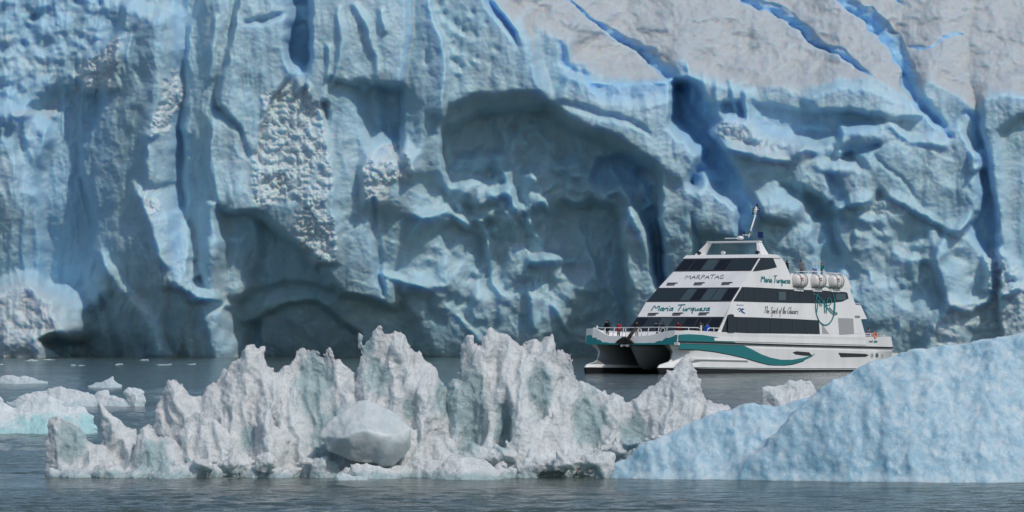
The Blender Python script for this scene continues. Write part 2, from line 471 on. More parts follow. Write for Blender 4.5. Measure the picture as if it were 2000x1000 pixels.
    groove([(354, -40), (356, 120), (352, 300), (346, 420), (345, 540)], [26, 30, 30, 26, 14], 1.7, 0.5)
    # -- second pillar, its upper plate and block
    plate([(410, -40), (388, 20), (372, 60), (363, 120), (362, 300), (365, 420), (360, 480), (357, 550), (372, 566), (402, 580), (414, 500), (410, 400), (406, 300), (412, 250), (408, 200), (424, 120), (434, 40), (438, -40)], 4.5, (5, 26, 20, 8), (7.0, 0))
    plate([(410, 400), (495, 405), (498, 500), (480, 570), (410, 585)], 2.6, (20, 14, 8, 10), (-1, 0))
    ridge([(372, 20), (366, 120), (368, 260)], [7, 8, 10], 0.8)
    ridge([(418, 30), (420, 80), (412, 150)], [8, 12, 10], 1.3)
    groove([(440, -30), (436, 60), (424, 120)], [10, 12, 6], 1.3)
    plate([(480, -40), (464, 30), (452, 90), (434, 160), (432, 200), (452, 228), (475, 252), (486, 296), (498, 290), (514, 230), (524, 186), (548, 158), (566, 140), (556, 85), (562, 40), (560, 5), (530, -40)], 7.5, (7, 10, 12, 8), (-2.0, 0.3))
    groove([(478, 46), (510, 44), (535, 32), (560, 22)], [6, 9, 7, 4], 1.6, 0.3)
    plate([(412, 250), (432, 240), (462, 264), (484, 300), (502, 330), (500, 407), (440, 409), (424, 396), (412, 330)], 7.6, (5, 30, 25, 5), (-2.0, 0))
    plate([(380, 480), (470, 470), (480, 560), (440, 590), (400, 590)], 1.2, (14, 20, 12, 5))
    ridge([(362, 430), (366, 480), (362, 530), (372, 560)], [6, 8, 8, 8], 1.2)
    plate([(566, -40), (606, -40), (612, 60), (610, 110), (600, 152), (582, 146), (566, 85)], -5.0, (10, 5, 8, 8), b=0.5)
    groove([(556, 60), (585, 48), (610, 40)], [3, 5, 3], 1.0); groove([(560, 10), (600, 5)], [4, 4], 1.5)
    # -- third pillar and long bright slab
    plate([(614, -40), (608, 60), (606, 120), (598, 160), (612, 200), (640, 190), (656, 152), (700, 166), (714, 174), (726, 162), (790, 168), (797, 100), (800, -40)], 6.0, (5, 5, 10, 5), (0.2, 0.3))
    for q in ([(660, 15), (668, 80), (655, 150)], [(692, 10), (722, 60), (736, 110), (735, 150)], [(742, 20), (752, 60)], [(640, 90), (642, 150)]):
        ridge(q, [9]+[14]*(len(q)-2)+[9], 1.5)
    groove([(648, 150), (644, 240), (640, 300)], [6, 7, 5], 1.0)
    plate([(598, 160), (641, 180), (646, 230), (640, 300), (646, 360), (652, 420), (660, 480), (640, 520), (645, 550), (666, 572), (720, 585), (762, 598), (752, 560), (730, 520), (724, 420), (722, 380), (736, 300), (745, 240), (728, 182), (714, 172), (656, 150)], 4.2, (9, 18, 30, 5), (-3.0, 0.5))
    plate([(724, 168), (788, 168), (787, 230), (784, 285), (750, 285), (736, 240)], -5.0, (30, 4, 4, 26), b=0.3)
    groove([(797, -40), (796, 100), (790, 170), (783, 290)], [9, 10, 8, 8], 1.6, 0.45)
    plate([(801, -40), (836, -10), (848, 30), (862, 70), (868, 110), (868, 180), (862, 240), (862, 330), (810, 335), (785, 300), (790, 170), (798, 100)], 4.2, (5, 5, 10, 30), (7.0, 0))
    groove([(830, 100), (832, 125)], [5, 5], 0.9)
    plate([(838, -40), (852, 20), (868, 80), (871, 160), (866, 240), (882, 236), (910, 223), (950, 206), (1060, 201), (1042, 140), (1026, 80), (1006, 55), (986, 35), (952, -5), (940, -40)], 4.6, (5, 20, 10, 10), (2.0, 0.3))
    rr = random.Random(5)
    for (u, v) in ((872, 33), (890, 46), (860, 8), (882, 84), (897, 92), (886, 122), (902, 132), (925, 24), (950, 45), (905, 60), (890, 115), (930, 70), (970, 95), (935, 110)):
        r_ = rr.uniform(6, 12); blob(u, v, r_*0.8, r_*1.1, -rr.uniform(.6, 1.3))
        blob(u-r_, v+r_, r_, r_, .5)
    groove([(940, -40), (965, 20), (990, 50), (1004, 70), (1012, 95)], [10, 12, 11, 8, 3], 3.5, 0.8)
    # -- crushed ice hanging on the wall
    plate([(541, 152), (580, 145), (602, 170), (620, 190), (626, 240), (641, 310), (648, 380), (656, 450), (652, 508), (622, 514), (560, 460), (515, 424), (499, 400), (496, 330), (510, 290), (516, 240), (516, 190)], 5.8, (9, 12, 30, 6), (0.5, 0.8))
    rubble([(520, 190), (560, 175), (605, 180), (622, 200), (628, 250), (641, 320), (645, 380), (600, 400), (560, 380), (510, 400), (494, 330), (508, 290), (515, 240)], 1.15, 13, 44, (7, 7, 10, 10), 0.65)
    rubble([(600, 400), (640, 395), (655, 450), (652, 508), (624, 512), (590, 480), (585, 430)], 1.0, 11, 45, (12, 6, 12, 5), 0.6)
    blob(586, 165, 16, 20, 2.2, 0.3); blob(603, 176, 9, 14, 1.5, 0.3)
    rubble([(500, 340), (545, 330), (550, 370), (520, 400), (498, 390)], 0.9, 8, 46, (5, 10, 8, 8), 0.75)
    plate([(712, 332), (738, 288), (765, 280), (790, 310), (800, 330), (772, 350), (762, 400), (715, 385)], 3.0, (10, 25, 20, 25))
    rubble([(712, 335), (738, 288), (765, 282), (790, 310), (798, 330), (772, 348), (740, 380), (715, 380)], 1.0, 10, 47, (6, 12, 6, 12), 0.7)
    groove([(726, 390), (730, 440), (738, 510), (748, 575)], [8, 14, 14, 8], 2.6, 0.3)
    # -- hollow band above the water
    plate([(345, 575), (372, 590), (430, 612), (470, 600), (500, 575), (560, 555), (600, 560), (648, 572), (668, 582), (720, 592), (765, 606), (790, 640), (820, 712), (340, 712)], -2.6, (30, 40, 5, 1))
    plate([(497, 634), (530, 614), (565, 600), (612, 598), (642, 612), (692, 652), (700, 712), (480, 712), (488, 655)], -3.0, (12, 10, 5, 1))
    plate([(372, 597), (402, 593), (440, 606), (472, 636), (500, 634), (470, 712), (355, 712)], -2.0, (12, 10, 5, 1))
    plate([(450, 415), (510, 425), (560, 470), (625, 522), (640, 560), (560, 560), (500, 555), (470, 520)], -1.8, (40, 20, 6, 30), b=0.25)
    # -- big arch and what it holds
    plate([(880, 246), (905, 227), (950, 207), (1010, 205), (1060, 202), (1100, 227), (1130, 247), (1200, 273), (1262, 306), (1300, 356), (1316, 420), (1300, 460), (1230, 420), (1180, 405), (1120, 415), (1040, 470), (960, 480), (905, 420), (865, 330)], -6.0, (50, 16, 22, 150), (0, 0))
    ridge([(875, 252), (905, 222), (950, 200), (1010, 197), (1062, 194), (1102, 219), (1133, 240), (1203, 266), (1268, 298), (1310, 350)], [14, 20, 20, 20, 20, 20, 20, 20, 22, 22], 1.0)
    plate([(890, 262), (930, 232), (975, 226), (995, 250), (985, 290), (900, 292)], -2.0, (16, 14, 6, 12))
    plate([(1010, 230), (1060, 214), (1095, 240), (1120, 290), (1060, 330), (1015, 290)], -1.6, (20, 10, 6, 30))
    for b_ in ((945, 312, 55, 22, 2.4), (1000, 285, 34, 50, 2.2), (930, 372, 70, 34, 3.0), (905, 360, 40, 26, 1.6), (985, 405, 46, 40, 2.8), (1060, 330, 36, 60, 2.2), (1110, 325, 40, 28, 2.0), (1040, 400, 26, 60, 2.6), (1066, 420, 22, 46, 2.0), (1080, 508, 42, 16, 3.0), (1075, 520, 50, 28, 1.8), (1000, 440, 44, 36, 2.4), (1010, 520, 36, 46, 2.0), (1160, 360, 50, 40, 1.8), (1225, 362, 44, 34, 1.8), (945, 395, 40, 30, 1.5), (850, 430, 36, 22, 2.4), (905, 432, 26, 24, 2.2), (960, 600, 36, 50, 1.5), (1120, 560, 36, 46, 1.4), (1020, 590, 34, 40, 1.4), (820, 560, 60, 26, 1.8), (880, 550, 50, 60, 1.6), (930, 590, 28, 46, 1.6)):
        blob(*b_)
    for q, ws, h in (([(800, 470), (830, 425), (870, 412), (915, 440)], [6, 14, 14, 8], 2.0), ([(745, 530), (790, 550), (840, 565)], [6, 10, 6], 1.6), ([(965, 300), (990, 350), (1015, 420), (1060, 470)], [8, 14, 16, 10], 1.6), ([(1035, 330), (1060, 380), (1085, 430)], [8, 12, 8], 1.4), ([(940, 430), (955, 480), (965, 560), (985, 580)], [8, 12, 10, 6], 1.6), ([(900, 620), (930, 660)], [10, 14], 1.2), ([(1030, 560), (1045, 640)], [10, 14], 1.3), ([(1080, 600), (1110, 650)], [8, 8], 1.2)):
        ridge(q, ws, h)
    plate([(1170, 335), (1180, 310), (1215, 303), (1250, 299), (1258, 322), (1240, 332)], -3.0, (12, 16, 4, 40), b=0.75)
    plate([(800, 430), (830, 436), (900, 445), (940, 470), (930, 520), (900, 600), (840, 520), (790, 500)], -1.6, (20, 12, 6, 40))
    plate([(1093, 432), (1120, 410), (1160, 401), (1195, 411), (1215, 452), (1222, 520), (1236, 600), (1242, 712), (1110, 712), (1132, 600), (1126, 500)], -5.5, (55, 6, 8, 10))
    plate([(1216, 440), (1226, 420), (1252, 452), (1270, 520), (1287, 640), (1292, 706), (1244, 706), (1230, 560)], 3.2, (6, 16, 22, 1))
    groove([(1250, 330), (1284, 450), (1298, 560), (1306, 660)], [14, 30, 32, 20], 1.3, 0.5)
    plate([(1288, 330), (1330, 330), (1352, 420), (1348, 520), (1338, 706), (1318, 706), (1306, 560), (1298, 450)], 3.4, (8, 16, 30, 1))
    ridge([(1195, 330), (1225, 400), (1245, 450)], [16, 18, 12], 1.5); ridge([(1240, 420), (1270, 400), (1255, 360)], [10, 10, 10], 1.2)
    # -- block beside the main crevasse
    plate([(1216, 168), (1311, 158), (1312, 232), (1341, 258), (1373, 292), (1371, 318), (1346, 330), (1312, 332), (1255, 292), (1192, 254), (1132, 228), (1090, 196), (1112, 152), (1172, 162)], 5.0, (22, 4, 6, 26), (0.8, 0))
    plate([(1172, 166), (1306, 162), (1306, 184), (1240, 190), (1180, 186)], -2.2, (15, 4, 4, 12), b=0.45)
    groove([(1090, 200), (1150, 215), (1230, 240), (1270, 265)], [8, 12, 10, 5], 1.2, 0.35)
    groove([(1312, 245), (1313, 320)], [2.5, 2.5], 0.8)
    plate([(1316, 172), (1340, 168), (1364, 184), (1402, 250), (1422, 320), (1470, 420), (1462, 445), (1402, 440), (1372, 400), (1352, 350), (1378, 300), (1347, 256), (1315, 230)], -5.5, (6, 12, 14, 30), (9.5, 0), b=0.9)
    blob(1374, 346, 27, 19, 4.5, b=0.4)
    plate([(1356, 382), (1380, 362), (1430, 412), (1436, 460), (1382, 452), (1350, 432)], 4.2, (20, 5, 20, 12), b=-1)
    groove([(1352, 420), (1362, 470), (1372, 540)], [5, 10, 8], 2.0, 0.6)
    # -- broken right-hand wall
    plate([(1330, 150), (1365, 160), (1400, 172), (1460, 180), (1480, 240), (1420, 240), (1385, 240), (1360, 190)], 1.5, (8, 20, 8, 14))
    for u, v in ((1345, 152), (1372, 168), (1400, 180), (1430, 178), (1455, 196)): ridge([(u, v-20), (u+3, v+20), (u+5, v+48)], [9, 11, 9], 1.4)
    plate([(1400, 205), (1440, 205), (1452, 245), (1415, 238)], -2.5, (8, 8, 4, 8), b=0.6)
    plate([(1390, 258), (1412, 240), (1452, 250), (1500, 275), (1560, 290), (1592, 302), (1600, 322), (1550, 312), (1480, 302), (1420, 292)], 3.4, (6, 12, 18, 5), sn=0.2)
    rubble([(1390, 258), (1412, 240), (1452, 250), (1500, 272), (1530, 285), (1500, 292), (1440, 280)], 0.8, 8, 48, (5, 10, 5, 5), 0.35)
    plate([(1420, 292), (1500, 302), (1540, 320), (1560, 380), (1540, 430), (1500, 420), (1460, 360)], 3.0, (10, 20, 12, 10), b=-0.1)
    plate([(1546, 312), (1622, 330), (1700, 346), (1711, 365), (1690, 390), (1642, 405), (1620, 392), (1560, 352)], 3.6, (12, 12, 22, 6))
    plate([(1620, 345), (1635, 360), (1650, 402), (1620, 398)], -2.0, (4, 14, 6, 6), b=0.6)
    plate([(1680, 302), (1752, 280), (1850, 310), (1905, 330), (1918, 380), (1906, 424), (1872, 455), (1822, 430), (1742, 382)], 3.6, (16, 6, 20, 6))
    groove([(1868, 330), (1868, 390)], [2.5, 2.5], 0.7); groove([(1700, 300), (1760, 350), (1800, 400)], [3, 5, 3], 0.8)
    plate([(1580, 190), (1640, 175), (1700, 180), (1745, 200), (1790, 208), (1796, 222), (1740, 226), (1680, 214), (1600, 212)], 2.6, (15, 5, 8, 5))
    plate([(1480, 205), (1560, 220), (1680, 222), (1700, 240), (1640, 262), (1560, 262), (1490, 250)], -2.0, (20, 14, 6, 14), b=0.5)
    plate([(1650, 256), (1700, 250), (1738, 246), (1782, 282), (1850, 276), (1872, 310), (1832, 302), (1790, 306), (1770, 302), (1736, 270), (1690, 288), (1640, 300)], 3.2, (10, 10, 14, 4))
    plate([(1645, 290), (1690, 284), (1712, 282), (1690, 296), (1650, 302)], -2.0, (5, 5, 3, 8), b=0.7)
    plate([(1722, 215), (1800, 226), (1850, 262), (1850, 280), (1780, 275), (1745, 245)], 1.0, (8, 5, 8, 8))
    plate([(1850, 256), (1873, 248), (1890, 282), (1906, 306), (1880, 322), (1865, 318), (1868, 290)], 3.6, (5, 6, 5, 5))
    plate([(1895, 300), (1918, 296), (1922, 322), (1898, 332)], 3.0, (4, 6, 5, 5))
    for b_ in ((1600, 292, 36, 12, 2.2), (1560, 300, 30, 12, 2.0), (1640, 330, 40, 16, 1.4), (1500, 330, 40, 30, 1.6), (1590, 250, 40, 14, 1.0), (1625, 275, 26, 14, 1.8), (1520, 262, 40, 16, 1.2), (1470, 272, 30, 12, 1.5), (1690, 262, 40, 12, 1.0), (1740, 430, 60, 40, 1.5), (1830, 480, 50, 40, 1.8), (1700, 480, 36, 60, 1.6), (1770, 520, 40, 50, 1.8), (1640, 470, 40, 40, 1.2), (1560, 470, 40, 40, 1.0), (1720, 600, 60, 60, 1.4), (1800, 620, 50, 40, 1.2), (1860, 540, 40, 50, 1.6)):
        blob(*b_)
    groove([(1530, 362), (1570, 385), (1600, 412), (1650, 432)], [12, 22, 24, 12], 2.6, 0.3)
    plate([(1640, 420), (1680, 396), (1742, 400), (1800, 440), (1832, 500), (1852, 580), (1862, 712), (1600, 712), (1640, 600), (1652, 500)], 2.8, (14, 30, 22, 1))
    rubble([(1680, 395), (1742, 398), (1762, 412), (1740, 420), (1690, 412)], 0.7, 8, 52, (5, 8, 5, 8), 0.3)
    plate([(1850, 456), (1892, 440), (1926, 500), (1932, 580), (1900, 600), (1852, 592), (1832, 500)], 2.8, (10, 8, 20, 16))
    plate([(1480, 402), (1522, 400), (1600, 440), (1622, 500), (1642, 540), (1600, 712), (1440, 712), (1460, 440)], 2.2, (10, 18, 20, 1))
    plate([(1592, 420), (1622, 440), (1640, 500), (1660, 540), (1640, 560), (1604, 520)], -2.2, (5, 14, 10, 14), b=0.2)
    plate([(1922, 196), (1960, 190), (3100, 190), (3100, 712), (1962, 712), (1952, 450), (1936, 330), (1925, 250)], 3.8, (6, 5, 12, 1))
    plate([(1962, 260), (1992, 232), (2060, 240), (2060, 560), (1992, 520), (1972, 400)], -2.4, (14, 8, 8, 12))
    groove([(1850, 250), (1885, 222), (1912, 228), (1916, 300), (1930, 420), (1945, 500)], [4, 8, 16, 26, 30, 16], 1.6, 0.8)
    groove([(1906, 424), (1902, 452), (1932, 496)], [14, 22, 16], 2.2, 0.9)
    plate([(1925, 500), (1945, 490), (1985, 520), (1991, 562), (1962, 576), (1930, 560)], 2.5, (8, 8, 8, 8))
    rubble([(1925, 500), (1945, 490), (1985, 520), (1991, 562), (1962, 576), (1930, 560)], 1.8, 16, 49, (5, 5, 5, 5), 0.45)
    plate([(1830, 640), (1862, 592), (1930, 590), (2022, 562), (2110, 562), (2110, 712), (1810, 712)], 3.0, (22, 20, 14, 1))
    rubble([(1830, 640), (1862, 592), (1930, 590), (2022, 562), (2110, 562), (2110, 712), (1810, 712)], 1.0, 22, 50, (14, 14, 10, 1), 0.45)
    # -- snow cone at the left foot
    plate([(0, 582), (40, 566), (90, 592), (110, 642), (72, 662), (72, 712), (-1100, 712), (-1100, 572)], 9.0, (10, 60, 30, 1), (2.0, 5.0), sn=0.45)
    rubble([(0, 582), (40, 566), (90, 592), (110, 642), (72, 662), (72, 712), (-1100, 712), (-1100, 572)], 1.1, 26, 51, (10, 10, 10, 1), 0.55)
    # -- roughness of the upper left
    s, m, d = mask([(-1100, -190), (230, -190), (240, 60), (150, 150), (110, 190), (40, 262), (-1100, 240)], (20, 50, 10, 50))
    P[s] += m*(1.0*fbm2(U[s]/46, V[s]/40, 61, 4, 0.6)); blue[s] = np.maximum(blue[s], m*np.clip(0.35+0.5*fbm2(U[s]/60, V[s]/50, 71, 3), 0, 1)*0.7)
    for u, v in ((52, 55), (66, 40), (45, 85), (72, 33), (150, 5), (195, 10)): blob(u, v, 11, 9, -1.4, b=0.5)
    blob(98, 225, 14, 14, 1.6, 0.5); blob(12, 80, 16, 10, 1.5, 0.5); blob(40, 220, 24, 12, 1.4, 0.4)

    # -- top surface of the ice: the wall leans back above the rim
    rimL = [(930, -330), (946, -5), (1000, 46), (1012, 38), (1030, 85), (1040, 130), (1052, 152), (1052, 66), (1100, 84), (1110, 122), (1170, 152), (1216, 166), (1311, 157)]
    rimR = [(1330, 122), (1352, 150), (1402, 166), (1462, 172), (1560, 184), (1642, 164), (1702, 164), (1792, 207), (1815, 165), (1882, 207), (1916, 222), (1932, 186), (2002, 190), (3300, 188)]
    top = [(930, -330)] + rimL[1:] + rimR[:-1] + [(3300, 188), (3300, -330)]
    dist, _ = line_dist(U, V, rimL+rimR, [0]*len(rimL+rimR))
    dt, _, _ = poly_sdf(U, V, top)
    h = np.where(dt < 0, dist, 0)
    P -= 1.15*GK*h*sstep(0, 30, h)
    snow_or_toplight = np.maximum(snow_or_toplight, np.clip(0.75*sstep(-4, 14, h-6*np.abs(perlin2(U/18, V/18, 81)))*(dt < 0), 0, 1))
    keep = 1-0.65*sstep(0, 25, h)
    # crevasses in the top surface
    def crev(pts, ws, depth):
        # near lip sharp, far wall sloping back up: the wall one looks at
        s = box(pts, max(ws)+14)
        uu, vv_ = U0[s]+0.45*(U[s]-U0[s]), V0[s]+0.45*(V[s]-V0[s])
        best = np.full(uu.shape, 1e12, np.float32); wv = np.ones_like(best); sg = np.ones_like(best)
        for i in range(len(pts)-1):
            (ax, ay), (bx, by) = pts[i], pts[i+1]; ex, ey = bx-ax, by-ay
            t = np.clip(((uu-ax)*ex+(vv_-ay)*ey)/(ex*ex+ey*ey), 0, 1)
            d = (uu-ax-ex*t)**2+(vv_-ay-ey*t)**2; mm = d < best
            best = np.where(mm, d, best); wv = np.where(mm, (ws[i]+(ws[i+1]-ws[i])*t), wv)
            sg = np.where(mm, np.sign((uu-ax)*ey-(vv_-ay)*ex), sg)
        wv = wv*(1+0.55*perlin2(uu/26, vv_/26, 87))
        q = np.sqrt(best)*sg/np.maximum(wv, 0.5)          # -1 near lip, +1 far rim
        m = sstep(-1.05, -0.9, q)*(1-sstep(0.93, 1.05, q))
        prof = np.clip(1-(q+0.9)/1.95, 0, 1)**0.8
        P[s] -= m*prof*depth*0.75*np.minimum(1, 0.2+wv/16); mb = m*(1-0.75*sstep(-0.1, 1.0, q+0.5*perlin2(uu/9, vv_/9, 88))); blue[s] = np.maximum(blue[s], mb); snow_or_toplight[s] *= 1-mb
    crev([(1108, -40), (1112, 0), (1150, 35), (1200, 66), (1260, 102), (1300, 134), (1330, 172)], [2.5, 3, 4, 8, 13, 15, 9], 4.0)
    crev([(1420, -40), (1450, -6), (1486, 12), (1520, 20), (1548, 38), (1572, 52), (1582, 76), (1602, 88), (1640, 102), (1672, 126), (1706, 152)], [10, 11, 11, 11, 12, 10, 10, 8, 8, 6, 2.5], 4.5)
    crev([(1620, -40), (1652, 4), (1692, 28), (1728, 62), (1752, 96), (1772, 132), (1784, 172), (1800, 205), (1830, 232), (1856, 262)], [12, 14, 16, 18, 18, 17, 16, 15, 11, 5], 5.5)
    crev([(1775, 90), (1800, 94), (1822, 92), (1840, 76), (1862, 66), (1880, 66)], [2, 4, 4, 4, 4, 2], 1.5)
    crev([(1740, -40), (1752, 0), (1764, 10)], [5, 5, 2], 2)
    P += 1.7*fbm2(U/130, V/80, 91, 4, 0.55)*sstep(5, 50, h)
    crev([(1095, 84), (1104, 122), (1126, 140)], [5, 7, 4], 2.5); crev([(1140, 140), (1160, 168), (1172, 182)], [4, 7, 3], 2.2)

    # melting has rounded every edge
    def soft(A):
        for ax in (0, 1):
            for _ in range(3):
                B = np.pad(A, [(2, 2) if i == ax else (0, 0) for i in (0, 1)], mode='edge')
                sl_ = lambda k_: B[k_:k_+A.shape[0]] if ax == 0 else B[:, k_:k_+A.shape[1]]
                A = (sl_(0)+4*sl_(1)+6*sl_(2)+4*sl_(3)+sl_(4))/16
        return A
    cm = np.clip(crumb*1.4, 0, 1)
    cm = np.maximum(cm, sstep(10, 30, h))
    P = P*cm+soft(P)*(1-cm); blue = blue*cm+soft(blue)*(1-cm)
    # -- melt forms, flutes and grain over everything
    sw = 1-0.6*sstep(-20, 40, h)
    P += keep*0.42*fbm2(U/40, V/190, 101, 3)
    P += 0.55*(1-sstep(420, 620, U0))*fbm2(U/58+0.3*perlin2(U/80, V/120, 107), V/260, 105, 3, 0.55, ridged=True)
    f1, f2 = worley2(U/58+0.5*perlin2(U/90, V/90, 110), V/70+0.5*perlin2(U/90, V/90, 113), 111)
    zone = np.clip(np.exp(-(((U0-1020)/330)**2+((V0-480)/230)**2)*1.2)+0.5*np.exp(-(((U0-1700)/300)**2+((V0-480)/220)**2)), 0, 1)
    P += keep*(0.12+1.0*zone)*(f1*f1-0.25)*0.9
    g1, g2 = worley2(U/24+0.7*perlin2(U/40, V/40, 120), V/30+0.7*perlin2(U/40, V/40, 123), 121)
    P += keep*(0.05+0.25*zone)*(g1*g1-0.25)
    P += keep*0.2*fbm2(U/32, V/32, 131, 3, 0.45)
    P += keep*(0.25+1.0*zone)*0.65*(fbm2(U/75+0.4*perlin2(U/60, V/60, 162), V/95, 161, 3, 0.45, ridged=True)-0.4)
    P += 0.06*fbm2(U0/9, V0/7, 141, 3, 0.5)*(0.5+0.5*keep)
    X = (U0-1000)/F; Z = -(V0-HZ)/F
    Yd = GY - P
    Vv = np.stack([X*Yd, Yd, CAM_H+Z*Yd], -1)
    Vv[-1, :, 2] = -2.0
    # the ice behind the front: close the block backwards
    nv, nu = U.shape
    ring = np.concatenate([np.arange(nu), nu*np.arange(1, nv)+nu-1, nv*nu-2-np.arange(nu-1), nu*np.arange(nv-2, 0, -1)])
    back = Vv.reshape(-1, 3)[ring].copy(); back[:, 1] += 160; back[:, 2] = np.where(back[:, 2] > 30, back[:, 2]+25, back[:, 2])
    n0 = nv*nu
    i = np.arange(nu-1)[None, :]+nu*np.arange(nv-1)[:, None]
    Q = np.stack([i, i+nu, i+nu+1, i+1], -1).reshape(-1, 4)
    r2 = np.roll(np.arange(len(ring)), -1)
    Q2 = np.stack([ring, ring[r2], n0+r2, n0+np.arange(len(ring))], -1)
    at = lambda a: np.concatenate([a.ravel(), np.zeros(len(ring))])
    return mesh_np('glacier', np.concatenate([Vv.reshape(-1, 3), back]), np.concatenate([Q, Q2]), M_GLACIER,
                   attrs={'blue': at(np.clip(blue, 0, 1)), 'snow_or_toplight': at(np.clip(snow_or_toplight, 0, 1)), 'crumb': at(np.clip(crumb, 0, 1))})
glacier = build_glacier()
tag(glacier, kind='structure')

# ------------------------------------------------------------------ floating ice
class Ice:
    """A lump of ice carved out of a sampled field. Plan units: u right, v down (v0 = waterline), y away; scaled to metres at the end."""
    def __init__(s, v0, u_rng, top, y_rng, h=2.6, seed=1):
        s.v0, s.h, s.seed = v0, h, seed
        s.Y0 = F*CAM_H/(v0-HZ); s.k = s.Y0/F
        s.org = (u_rng[0], y_rng[0], -14.0)
        us = np.arange(u_rng[0], u_rng[1], h, dtype=np.float32); ys = np.arange(y_rng[0], y_rng[1], h, dtype=np.float32); zs = np.arange(-14.0, v0-top+12, h, dtype=np.float32)
        s.us, s.ys, s.zs = us, ys, zs
        s.S = np.full((len(us), len(ys), len(zs)), 60.0, np.float32)
        ZZ, UU = np.meshgrid(zs, us)
        s.U2 = UU.astype(np.float32); s.Z2 = ZZ.astype(np.float32)
        w = seed*10
        s.Uw = s.U2 + 5*perlin2(s.U2/45, s.Z2/45, w+1) + 2.5*perlin2(s.U2/16, s.Z2/16, w+2) + 1.2*perlin2(s.U2/7, s.Z2/7, w+3)
        s.Zw = s.Z2 + 5*perlin2(s.U2/45, s.Z2/45, w+4) + 2.5*perlin2(s.U2/16, s.Z2/16, w+5) + 1.2*perlin2(s.U2/7, s.Z2/7, w+6)
    def fin(s, pts, y, t0=4, k=0.8, foot=0.0, lean=0.0, pw=1.0, blend=5.0, wob=14.0, rib=0.0):
        """an upright sheet: traced outline, thickening with the distance from its edge; foot spreads its base towards the viewer"""
        hgt = s.v0-min(v for u, v in pts)
        pts = [(u, v if v <= s.v0 else s.v0+1.7*hgt) for u, v in pts]      # the outline goes on below the water
        a = np.array(pts, float); zp = [(u, s.v0-v) for u, v in pts]
        i0 = max(0, int((a[:, 0].min()-30-s.us[0])/s.h)); i1 = int((a[:, 0].max()+30-s.us[0])/s.h)+1
        U, Z = s.Uw[i0:i1], s.Zw[i0:i1]
        d, _, _ = poly_sdf(U, Z, zp)
        ztop = s.v0-a[:, 1].min()
        ins = np.maximum(-d, 0)
        T = t0 + k*ins**pw
        yc = y + lean*Z + wob*perlin2(U/70, Z/160, s.seed*7+int(abs(y))) + 0.4*wob*perlin2(U/24, Z/80, s.seed*7+3+int(abs(y)))
        Tf = T + foot*np.clip(ztop*0.75-Z, 0, None)*np.clip(ins/25, 0, 1)
        if rib:
            qu = U+14*perlin2(U/40, Z/60, s.seed*5)+0.12*Z*(1 if int(y) % 20 else -1)
            Tf = Tf + np.clip(ins/30, 0, 1)*(rib*(0.6-2.2*np.abs(perlin2(qu/62, Z/330, s.seed*5+1+int(abs(y)))))+0.45*rib*(0.5-2*np.abs(perlin2(qu/27, Z/150, s.seed*5+2))))
        Y = s.ys[None, :, None]
        dy = Y-yc[:, None, :]
        f = np.where(dy < 0, -dy-Tf[:, None, :], dy-T[:, None, :])/math.sqrt(1+k*k)
        f = np.maximum(f, d[:, None, :])
        o = s.S[i0:i1]
        h = np.clip(0.5+0.5*(o-f)/blend, 0, 1)
        s.S[i0:i1] = o*(1-h)+f*h-blend*h*(1-h)
    def lump(s, u, y, z, ru, ry, rz, blend=6.0, carve=False):
        i0 = max(0, int((u-ru-25-s.us[0])/s.h)); i1 = int((u+ru+25-s.us[0])/s.h)+1
        U = s.us[i0:i1, None, None]; Y = s.ys[None, :, None]; Z = s.zs[None, None, :]
        q = np.sqrt(((U-u)/ru)**2+((Y-y)/ry)**2+((Z-z)/rz)**2)
        f = ((q-1)*min(ru, ry, rz)).astype(np.float32)
        o = s.S[i0:i1]
        if carve:
            g = -f; h = np.clip(0.5-0.5*(o-g)/blend, 0, 1)
            s.S[i0:i1] = o*(1-h)+g*h+blend*h*(1-h)
        else:
            h = np.clip(0.5+0.5*(o-f)/blend, 0, 1)
            s.S[i0:i1] = o*(1-h)+f*h-blend*h*(1-h)
    def chunk(s, rnd, u, y, v, r, k=0.8, blend=3):
        n = rnd.randint(6, 9); a0 = rnd.random()
        pts = []
        for i in range(n):
            a = 2*math.pi*(i+a0+rnd.uniform(-.3, .3))/n; q = r*rnd.uniform(.65, 1.15)
            pts.append((u+q*1.25*math.cos(a), v+q*0.8*math.sin(a)))
        s.fin(pts, y, 4, k, 0, lean=rnd.uniform(-.3, .6), blend=blend, wob=4)
    def scallop(s, cell, amp, stretch=(1, 1, 1), seed=0):
        m = np.argwhere(np.abs(s.S) < amp+8)
        p = np.stack([s.us[m[:, 0]], s.ys[m[:, 1]], s.zs[m[:, 2]]], 1)
        wv = 0.35*cell*np.stack([perlin(p[:, 0]/cell*.8, p[:, 1]/cell*.8, p[:, 2]/cell*.8, seed+90+i) for i in range(3)], 1)
        q = (p+wv)/cell/np.array(stretch)
        f1 = worley3(q[:, 0], q[:, 1], q[:, 2], seed)
        fade = np.clip((p[:, 2]+5)/20, 0.3, 1)
        s.S[m[:, 0], m[:, 1], m[:, 2]] += amp*fade*(0.75-f1*f1*1.2)
